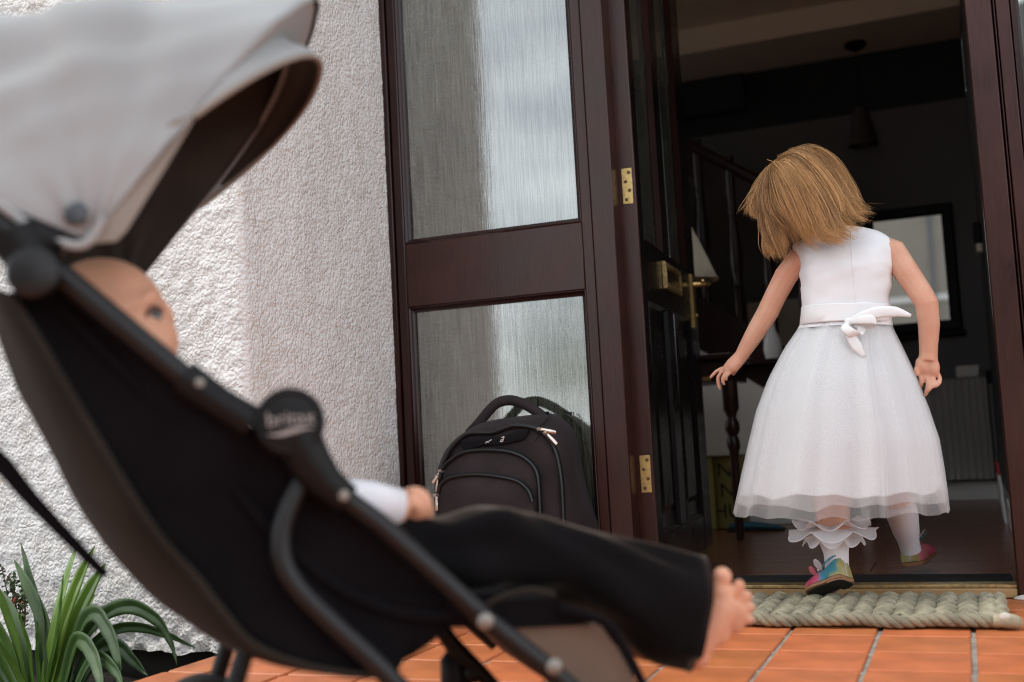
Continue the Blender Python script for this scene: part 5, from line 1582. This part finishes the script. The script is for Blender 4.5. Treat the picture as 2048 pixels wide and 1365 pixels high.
def hair_strands(count, r, spread, name, seed, flyaway=0.0, shade=0.0, mt=None):
    rg = np.random.default_rng(seed); b = MB(); tone = []
    NCL = 11
    cdir = rg.normal(0, 1, (len(GC), NCL, 3)); cph = rg.random((len(GC), NCL)) * 6.28; ctone = rg.random((len(GC), NCL)); clen = 1 - .46 * rg.random((len(GC), NCL)) ** 1.6; camp = rg.random((len(GC), NCL)); cmix = rg.random((len(GC), NCL)) * .6
    for s in range(count):
        i = int(rg.choice(len(GC), p=GW))
        q_ = int(rg.integers(0, NCL))
        j = i + (1 if q_ % 2 else -1)
        j = min(max(j, 0), len(GC) - 1)
        if (i >= 12) != (j >= 12): j = i
        base, oth = GC[i], GC[j]
        t = cmix[i, q_] + rg.normal(0, .05)
        cl = cdir[i, q_]; jit = rg.normal(0, 1, 3); jit2 = rg.normal(0, 1, 3)
        L_ = clen[i, q_] * (1 - .12 * rg.random() ** 2)
        pts = []
        for k, (p, q) in enumerate(zip(base, oth)):
            f = k / 5
            sp = spread * (.30 + .75 * f)
            own = spread * (.60 * (1 - f) ** 1.2 + .34 + .50 * f * f)     # strands of a lock gather, then part at the tips
            wave = .0030 * camp[i, q_] * f * math.sin(f * 7 + cph[i, q_]) + .0065 * f * math.sin(f * 6.5 + i * .9 + 2.2 * ctone[i, q_])
            o = Vector(cl) * sp * .62 + Vector(jit) * own * .55 + Vector(jit2) * (.0016 * f)
            pts.append(p.lerp(q, t) + Vector((o.x + wave, o.y * .5, o.z * .8 + wave * .6)))
        if flyaway:
            for k in range(2, 6): pts[k] = pts[k] + Vector(rg.normal(0, flyaway * k / 5, 3))
        c = catmull(pts, 4)
        c = c[:max(6, int(len(c) * L_ + .5))]
        n = len(c)
        rr = [r * (1.0 if q < n * .55 else max(.2, 1 - (q / n - .55) * 1.8)) for q in range(n)]
        b.tube(c, rr, 3, caps=False)
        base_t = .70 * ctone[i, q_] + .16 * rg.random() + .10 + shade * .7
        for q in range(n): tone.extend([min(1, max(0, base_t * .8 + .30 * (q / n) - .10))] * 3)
    o = b.build(name, mt or M_hair, girl, angle=180, fix=False)
    at = o.data.attributes.new('tone', 'FLOAT', 'POINT'); at.data.foreach_set('value', tone)
    return o
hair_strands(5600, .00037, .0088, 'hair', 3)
hair_strands(300, .00048, .0098, 'hair_highlight', 21, .0035, .65)
hair_strands(200, .00048, .0090, 'hair_gap_shade', 33, .002, -.7)  # dark strands painted as shade in the gaps between locks
hair_strands(150, .00026, .0110, 'loose_hair', 8, .009)
# ================================================================ baby lying in the stroller
baby = empty('person', (HUB.x, HUB.y, .3), 'bare-footed baby in dark wide trousers reclining in the stroller under its canopy', 'person')
M_bskin = mat('baby_skin', (.70, .365, .235), rough=.5, spec=.35, sss=.4, vary=.06, vscale=22, bump=.03, bscale=300, bdist=.0004)
bw_ = .165
fH = (SF * .40 - SCR * .90 + UPV * .10).normalized(); uH = (UPV * .90 - SF * .44); uH = (uH - fH * uH.dot(fH)).normalized(); sH = fH.cross(uH)
EYE = S(309, 634, .125); hc = EYE - (sH * -.0250 + fH * .0490 + uH * -.0145)
HB = Matrix((sH, fH, uH)).transposed()      # columns: side, forward, up
def H(x, y, z): return hc + sH * x + fH * y + uH * z
HB4 = HB.to_4x4()
b = MB()
b.ball(H(0, -.006, .006), .061, .068, .064, HB4, 24, 16)
b.ball(H(0, .022, -.030), .050, .042, .044, HB4, 20, 12)      # face
b.ball(H(-.021, .030, -.040), .018, .018, .018, HB4); b.ball(H(.028, .036, -.040), .024, .022, .022, HB4)   # cheeks
b.ball(H(0, .044, -.064), .018, .016, .014, HB4)              # chin
b.ball(H(0, .050, .006), .042, .014, .014, HB4)               # brow
b.ball(H(0, .058, -.028), .0080, .010, .010, HB4)             # nose
b.ball(H(0, .058, -.048), .014, .008, .0045, HB4)             # lips
for s in (-1, 1): b.ball(H(.062 * s, -.006, -.012), .007, .014, .018, HB4)
b.tube([H(0, .0, -.05), S(310, 800, bw_), S(380, 890, bw_), S(500, 1000, bw_), S(630, 1070, bw_), S(720, 1090, bw_)], [.028, .045, .056, .058, .056, .052], 16)
# near arm: shoulder, elbow, wrist; little fist
b.tube([S(400, 890, .10), S(520, 985, .075), S(640, 1000, .068), S(735, 1003, .072), S(806, 1020, .085)], [.024, .022, .020, .017, .0160], 12)
b.ball(S(828, 1010, .09), .0200, .0160, .0190)
def bf(pts, r): b.tube(pts, [r] * (len(pts) - 1) + [r * .75], 8)
for k, (x, y) in enumerate(((828, 984), (838, 992), (845, 1002), (849, 1014))):
    bf([S(x - 8, y - 4, .083 + .004 * k), S(x + 10, y + 6, .083 + .004 * k), S(x + 8, y + 22, .088 + .004 * k), S(x - 4, y + 26, .094 + .004 * k)], .0058)
bf([S(818, 996, .078), S(830, 1012, .074), S(838, 1024, .078)], .0062)
b.tube([S(420, 900, .24), S(600, 1040, .27), S(750, 1095, .25)], [.026, .022, .017], 10); b.ball(S(768, 1100, .25), .016)
# legs, mostly inside the trousers
b.tube([S(720, 1070, .12), S(860, 1110, .11), S(1020, 1105, .10), S(1200, 1150, .10), S(1330, 1215, .10), S(1392, 1262, .10)], [.034, .028, .025, .024, .022, .021], 14)
b.tube([S(720, 1070, .22), S(900, 1110, .24), S(1060, 1110, .25), S(1230, 1170, .26), S(1330, 1215, .26)], [.034, .028, .025, .023, .021], 14)
# near foot: heel low, toes fanning up and to the right
fw = .098
def FT(px, py, dw=0.0): return S(px, py, fw + dw)
b.ball(FT(1390, 1304, .004), .018, .016, .019); b.tube([FT(1368, 1296, .004), FT(1396, 1286, .002), FT(1420, 1248), FT(1438, 1216), FT(1450, 1194)], [.016, .0185, .0205, .0215, .0190], 14)
b.ball(FT(1470, 1222, .002), .0165, .013, .018); b.ball(FT(1438, 1188, -.004), .0160, .014, .0155)
b.ball(FT(1464, 1240, .004), .0155, .013, .0165); b.ball(FT(1430, 1262, .002), .0165, .015, .018)
for (p, q, r) in (((1432, 1184), (1444, 1154), .0112), ((1462, 1192), (1478, 1171), .0066), ((1474, 1208), (1493, 1192), .0062), ((1480, 1226), (1500, 1215), .0058), ((1480, 1244), (1499, 1240), .0055)):
    b.tube([FT(*p, -.002), FT(lerp(p[0], q[0], .6), lerp(p[1], q[1], .6), -.006), FT(*q, -.007)], [r * .95, r * .92, r * .8], 10)
    b.ball(FT(*q, -.007), r * .98)
body2 = blob('body', b, M_bskin, baby, voxel=.0021, smooth=4)
b = MB()
b.tube([S(1330, 1215, .26), S(1352, 1236, .26), S(1366, 1228, .26)], [.020, .018, .015], 10); b.ball(S(1360, 1230, .26), .014)
# eyes
M_sclera = mat('sclera', (.20, .17, .155), .25); M_iris = mat('iris', (.025, .034, .045), .12); M_pupil = mat('pupil', (.006, .006, .007), .1)
for s in (-1, 1):
    c = H(.0235 * s, .0475, -.0145)
    e = MB(); e.ball(c, .0098); eo = e.build('eye', M_sclera, baby)
    look = (fH * .75 - SCR * .6 * (1 if s > 0 else .6)).normalized()
    e = MB(); e.lathe([(0, .0095), (.0034, .0092), (.0062, .0080), (.0063, .0074), (0, .0076)], c, look, 16); e.build('iris', M_iris, eo)
    e = MB(); e.lathe([(0, .0101), (.0022, .0098), (.0024, .0092), (0, .009)], c, look, 12); e.build('pupil', M_pupil, eo)
    e = MB(); e.tube(catmull([H(.0125 * s, .0575, -.0125), H(.0200 * s, .0590, -.0065), H(.0290 * s, .0555, -.0065), H(.0350 * s, .0490, -.0130)], 4), [.0021] * 13, 6); e.build('eyelid', mat('lid_skin', (.16, .055, .035), .6), baby)
    e = MB(); e.tube(catmull([H(.0135 * s, .0570, -.0175), H(.0215 * s, .0585, -.0220), H(.0300 * s, .0545, -.0200)], 4), [.0012] * 9, 6); e.build('eyelid', M_bskin, baby)
    e = MB(); e.tube(catmull([H(.012 * s, .0625, .006), H(.022 * s, .0605, .0105), H(.034 * s, .0510, .007)], 4), [.0012] * 9, 6, flat=.5); e.build('eyebrow', mat('fair_brow', (.42, .20, .11), .7), baby)
# white vest top and sleeve
M_vest = mat('white_vest', (.78, .78, .82), .9, bump=.2, bscale=700, bdist=.0005)
b = MB(); b.tube([S(340, 860, bw_), S(410, 925, bw_), S(500, 1005, bw_), S(620, 1070, bw_), S(715, 1092, bw_)], [.050, .060, .062, .061, .058], 18); b.build('vest', M_vest, baby)
b = MB(); b.tube([S(398, 890, .10), S(520, 985, .074), S(640, 1000, .068), S(735, 1002, .072), S(796, 1016, .083)], [.027, .0245, .0215, .0195, .0185], 16, caps=False); b.build('sleeve', M_vest, baby, solid=.0015)
# trousers
M_trou = mat('black_trousers', (.0060, .0054, .0060), .9, spec=.06, vary=.25, vscale=14, bump=.25, bscale=500, bdist=.0006, sheen=.60)
M_trou.node_tree.nodes['Principled BSDF'].inputs['Sheen Roughness'].default_value = .30
M_trou.node_tree.nodes['Principled BSDF'].inputs['Sheen Tint'].default_value = (.75, .62, .5, 1)
def trouser(spec, name):
    """spec: (top px, top py, bottom px, bottom py, w centre, half thickness)"""
    rr = []
    C = [catmull([S(s[0], s[1], s[4]) for s in spec], 5), catmull([S(s[2], s[3], s[4]) for s in spec], 5)]
    n = len(C[0]); hw = np.interp(np.linspace(0, 1, n), np.linspace(0, 1, len(spec)), [s[5] for s in spec])
    for i in range(n):
        t_, b_ = C[0][i], C[1][i]; c = (t_ + b_) / 2; h = (t_ - b_) / 2
        ring = []
        for k in range(30):
            a = 2 * math.pi * k / 30
            w = 1 + .34 * noise.noise(V3(c.x * 15 + math.cos(a) * 1.5, math.sin(a) * 1.5, c.z * 15 + i * .10))
            w += .10 * max(0, 1 - abs(i - n * .55) / (n * .22)) * math.sin(a * 3 + i * .8)
            ring.append(c + h * math.copysign(abs(math.sin(a)) ** .85, math.sin(a)) * (1 if abs(math.sin(a)) > .9 else w) + SCR * (hw[i] * math.cos(a) * w))
        rr.append(ring)
    b = MB(); b.rings(rr, True, True, False)
    o = b.build(name, M_trou, baby, angle=180, solid=.0022)
    e = MB(); e.tube(rr[-1] + rr[-1][:1], .0019, 6); e.build('hem', M_trou, o)
trouser([(640, 990, 640, 1150, .12, .055), (760, 1010, 760, 1180, .12, .060), (868, 1036, 880, 1200, .115, .058), (960, 1014, 985, 1198, .11, .054), (1060, 1027, 1080, 1196, .105, .050), (1180, 1062, 1190, 1226, .10, .047), (1305, 1088, 1288, 1316, .10, .042), (1408, 1114, 1374, 1341, .10, .036)], 'trouser_leg')
trouser([(640, 1000, 640, 1150, .22, .055), (868, 1050, 880, 1210, .24, .055), (1060, 1060, 1080, 1220, .25, .050), (1240, 1120, 1230, 1290, .26, .044), (1330, 1165, 1310, 1285, .26, .042)], 'trouser_leg')
# ================================================================ plants in the bed, and what stands across the garden
M_leafA = mat('strap_leaf', (.085, .165, .022), .36, vary=.35, vscale=9, stretch=(1, 1, .4), coat=.15, rnd=.30)
M_leafB = mat('old_strap_leaf', (.036, .080, .014), .50, vary=.35, vscale=9, stretch=(1, 1, .4), rnd=.25)
for m in (M_leafA, M_leafB): nodes_of(m)[2].inputs['Transmission Weight'].default_value = 0.0
plant = empty('strap_leaf_plant', (-1.68, -.80, -.06), 'clump of long green strap leaves in the bed against the white wall', 'plant')
def leaf(pts, w, m, y0=-.80, dy=0.0, side=None):
    """blade along picture points, half width w (m), with a fold along its midrib"""
    n = len(pts)
    P = catmull([at_y(px, py, y0 + dy * (i / (n - 1)) ** 1.3) for i, (px, py) in enumerate(pts)], 6)
    nn = len(P); rr = []
    view = V3(random.uniform(-.5, .5), -1, random.uniform(-.1, .4)).normalized()
    for i, p in enumerate(P):
        t = (P[min(i + 1, nn - 1)] - P[max(i - 1, 0)]).normalized()
        s = t.cross(view).normalized(); nrm = s.cross(t)
        f = i / (nn - 1)
        ww = w * (.55 + .45 * min(1, f * 3)) * (1 - max(0, f - .55) ** 1.8 / (.45 ** 1.8)) + .0006
        rr.append([p + s * ww * k + nrm * (abs(k) * ww * .34 + .0006 * math.sin(i * 1.3 + k * 3)) for k in (-1, -.55, -.12, 0, .12, .55, 1)])
    b = MB(); b.rings(rr, False)
    return b.build('leaf', m, plant, angle=180, solid=.0009)
LA_ = [
    ([(80, 1400), (110, 1260), (134, 1165), (157, 1081)], .0165, .02), ([(92, 1400), (128, 1250), (160, 1160), (190, 1092)], .0165, -.03),
    ([(100, 1400), (140, 1270), (178, 1185), (212, 1126)], .018, .03), ([(88, 1400), (112, 1290), (122, 1220), (127, 1150)], .009, -.05),
    ([(60, 1400), (36, 1280), (8, 1200), (-20, 1150)], .018, -.02), ([(50, 1400), (14, 1300), (-20, 1240), (-60, 1200)], .017, -.04),
    ([(70, 1400), (62, 1300), (44, 1240), (38, 1224)], .010, -.06), ([(40, 1410), (0, 1330), (-40, 1290), (-80, 1270)], .016, -.05),
    ([(84, 1400), (78, 1330), (76, 1280), (75, 1240)], .007, -.07), ([(66, 1400), (30, 1330), (0, 1280), (-30, 1250)], .015, -.08),
    ([(96, 1400), (150, 1290), (168, 1230), (190, 1190)], .014, .05), ([(30, 1420), (-10, 1370), (-50, 1340), (-90, 1330)], .015, -.1)]
LB_ = [
    ([(86, 1400), (84, 1250), (66, 1170), (42, 1086)], .017, .06), ([(104, 1390), (92, 1260), (60, 1180), (29, 1121)], .014, .04),
    ([(120, 1400), (150, 1310), (205, 1235), (262, 1212), (318, 1240), (346, 1290), (354, 1330)], .0165, -.03),
    ([(130, 1400), (160, 1262), (190, 1226), (216, 1255), (236, 1310), (240, 1400)], .0170, -.10),
    ([(120, 1400), (146, 1296), (164, 1280), (186, 1305), (200, 1350), (206, 1410)], .0170, -.12),
    ([(140, 1390), (180, 1300), (226, 1262), (276, 1254), (336, 1270), (390, 1296)], .011, .05),
    ([(150, 1390), (200, 1300), (236, 1292), (266, 1320), (296, 1352)], .0165, -.06),
    ([(110, 1400), (130, 1300), (140, 1240), (160, 1200)], .016, .07), ([(60, 1400), (50, 1300), (20, 1220), (0, 1180)], .017, .06),
    ([(140, 1410), (176, 1330), (200, 1316), (232, 1340), (250, 1380)], .014, -.13), ([(130, 1410), (130, 1330), (136, 1290), (150, 1262)], .013, .02),
    ([(20, 1410), (-16, 1310), (-50, 1250), (-90, 1230)], .017, .03), ([(112, 1410), (170, 1350), (176, 1330), (205, 1290)], .010, .03)]
for p, w, dy in LA_: leaf(p, w * .82, M_leafA, dy=dy)
for p, w, dy in LB_: leaf(p, w * .84, M_leafB, dy=dy)
# small shrub behind the clump
shrub = empty('small_shrub', (-1.74, -.70, -.06), 'little bushy shrub with tiny dark leaves beside the strap leaves at the wall foot', 'shrub')
b = MB(); b2 = MB()
base = at_y(48, 1300, -.70)
for k in range(9):
    tip = at_y(random.uniform(-10, 52), random.uniform(1130, 1190), -.70 + random.uniform(-.03, .03))
    mid = base.lerp(tip, .55) + V3(random.uniform(-.01, .01), 0, .01)
    cc = catmull([base, mid, tip], 8)
    b.tube(cc, .0011, 5)
    for i in range(5, len(cc)):
        for q in range(3):
            d = V3(random.uniform(-1, 1), random.uniform(-1, 1), random.uniform(-.4, 1)).normalized(); l = random.uniform(.007, .012)
            s = d.orthogonal().normalized() * l * .32; p = cc[i]
            b2.add([p, p + d * l * .5 + s, p + d * l, p + d * l * .5 - s], [(0, 1, 2, 3)])
b.build('stem', mat('stem_bark', (.10, .05, .03), .8), shrub)
tag(b2.build('foliage', M_leafB, shrub, smooth=False, fix=False), kind='stuff')
b = MB()
for k in range(7):
    p = at_y(random.uniform(5, 50), random.uniform(1150, 1215), -.715); b.lathe([(0, 0), (.0022, .002), (.0030, .008), (.0012, .013), (0, .013)], p, (random.uniform(-.4, .4), 0, -1), 6)
b.build('flower', mat('red_bud', (.40, .05, .04), .6), shrub)

# ---- across the way: seen only in the glass and the mirror
nh = empty('neighbouring_house', (2.0, -15, 0), 'cream rendered house across the way, reflected in the hall mirror', 'house')
M_nwall = mat('cream_render', (.19, .17, .14), .95, vary=.08, vscale=2)
M_nframe = mat('grey_frame', (.42, .41, .39), .6)
M_nwin = mat('window_glass', (.05, .06, .07), .08)
b = MB(); b.box(-1.9, 8.0, -22, -15, -.11, 5.0); b.build('wall', M_nwall, nh)
b = MB(); b.rings([[V3(-2.2, -14.6, 4.9), V3(8.3, -14.6, 4.9), V3(8.3, -22.4, 4.9), V3(-2.2, -22.4, 4.9)], [V3(-2.2, -14.6, 5.05), V3(8.3, -14.6, 5.05), V3(8.3, -22.4, 5.05), V3(-2.2, -22.4, 5.05)], [V3(-1.0, -18.4, 7.4), V3(7.0, -18.4, 7.4), V3(7.0, -18.6, 7.4), V3(-1.0, -18.6, 7.4)]])
b.build('roof', mat('slate', (.09, .09, .10), .7, vary=.2), nh, smooth=False)
for x in (1.1, 3.5, 5.9):
    for z in (.75, 3.1):
        b = MB(); b.box(x, x + 1.5, -14.99, -14.93, z, z + 1.25); w_ = b.build('window_frame', M_nframe, nh)
        for q in (0, 1):
            b = MB(); b.box(x + .07 + q * .72, x + .71 + q * .72, -14.929, -14.92, z + .07, z + 1.18); b.build('pane', M_nwin, w_)
        b = MB(); b.box(x - .06, x + 1.56, -14.99, -14.86, z - .10, z - .002); b.build('sill', M_nframe, w_)
b = MB(); b.tube([(-.30, -14.92, -.1), (-.27, -14.92, 1.2), (-.36, -14.92, 2.0), (-.30, -14.92, 4.85)], .03, 8); b.build('drainpipe', M_nwin, nh)
b = MB(); b.box(-1.89, 7.99, -15.0, -14.95, 2.55, 2.67); b.build('string_course', M_nframe, nh)

hedge = empty('hedge', (-4.5, -7.2, -.1), 'low clipped hedge across the drive, reflected low in the side glass', 'hedge')
b = MB(); b.box(-9, -.6, -7.5, -6.9, -.1, .36); b.build('hedge_core', mat('hedge_core', (.012, .020, .008), 1), hedge)
b = MB()
for k in range(9000):
    x = random.uniform(-9.05, -.55); s = random.random()
    if s < .5: p = V3(x, -6.9 + random.uniform(-.02, .05), random.uniform(-.08, .42))
    else: p = V3(x, random.uniform(-7.5, -6.88), .37 + random.uniform(-.03, .07) + .05 * noise.noise(V3(x * 2, 0, 0)))
    d = V3(random.uniform(-1, 1), random.uniform(-1, 1), random.uniform(-.5, 1)).normalized(); l = random.uniform(.03, .06); sd = d.orthogonal().normalized() * l * .35
    b.add([p, p + d * l * .5 + sd, p + d * l, p + d * l * .5 - sd], [(0, 1, 2, 3)])
tag(b.build('leaves', mat('hedge_leaf', (.035, .062, .020), .5, vary=.5, vscale=5), hedge, smooth=False, fix=False), kind='stuff')
tree = empty('young_tree', (-2.6, -4.6, -.1), 'bare young tree with slender curved stems, reflected in the lower side glass', 'tree')
M_bark = mat('young_bark', (.16, .14, .11), .9, vary=.3, vscale=30)
def refl(px, py, y):
    g = np.array(at_y(px, py, .0235)); d = ray(px, py); d = d / np.linalg.norm(d); d2 = np.array([d[0], -d[1], d[2]])
    return Vector(g + d2 * ((y - g[1]) / d2[1]))
for nm, pts, r in (('trunk', [(1160, 1000), (1152, 850), (1146, 740), (1140, 660), (1122, 585), (1110, 520)], .020), ('limb', [(1070, 900), (1062, 780), (1058, 700), (1050, 640), (1036, 590)], .011),
                   ('limb', [(1085, 880), (1078, 760), (1070, 680), (1052, 600), (1046, 560)], .008), ('limb', [(1146, 742), (1110, 776), (1076, 806), (1050, 830)], .009)):
    b = MB(); b.tube(catmull([refl(px, py, -4.2) for px, py in pts], 5), r, 8); b.build(nm, M_bark, tree)
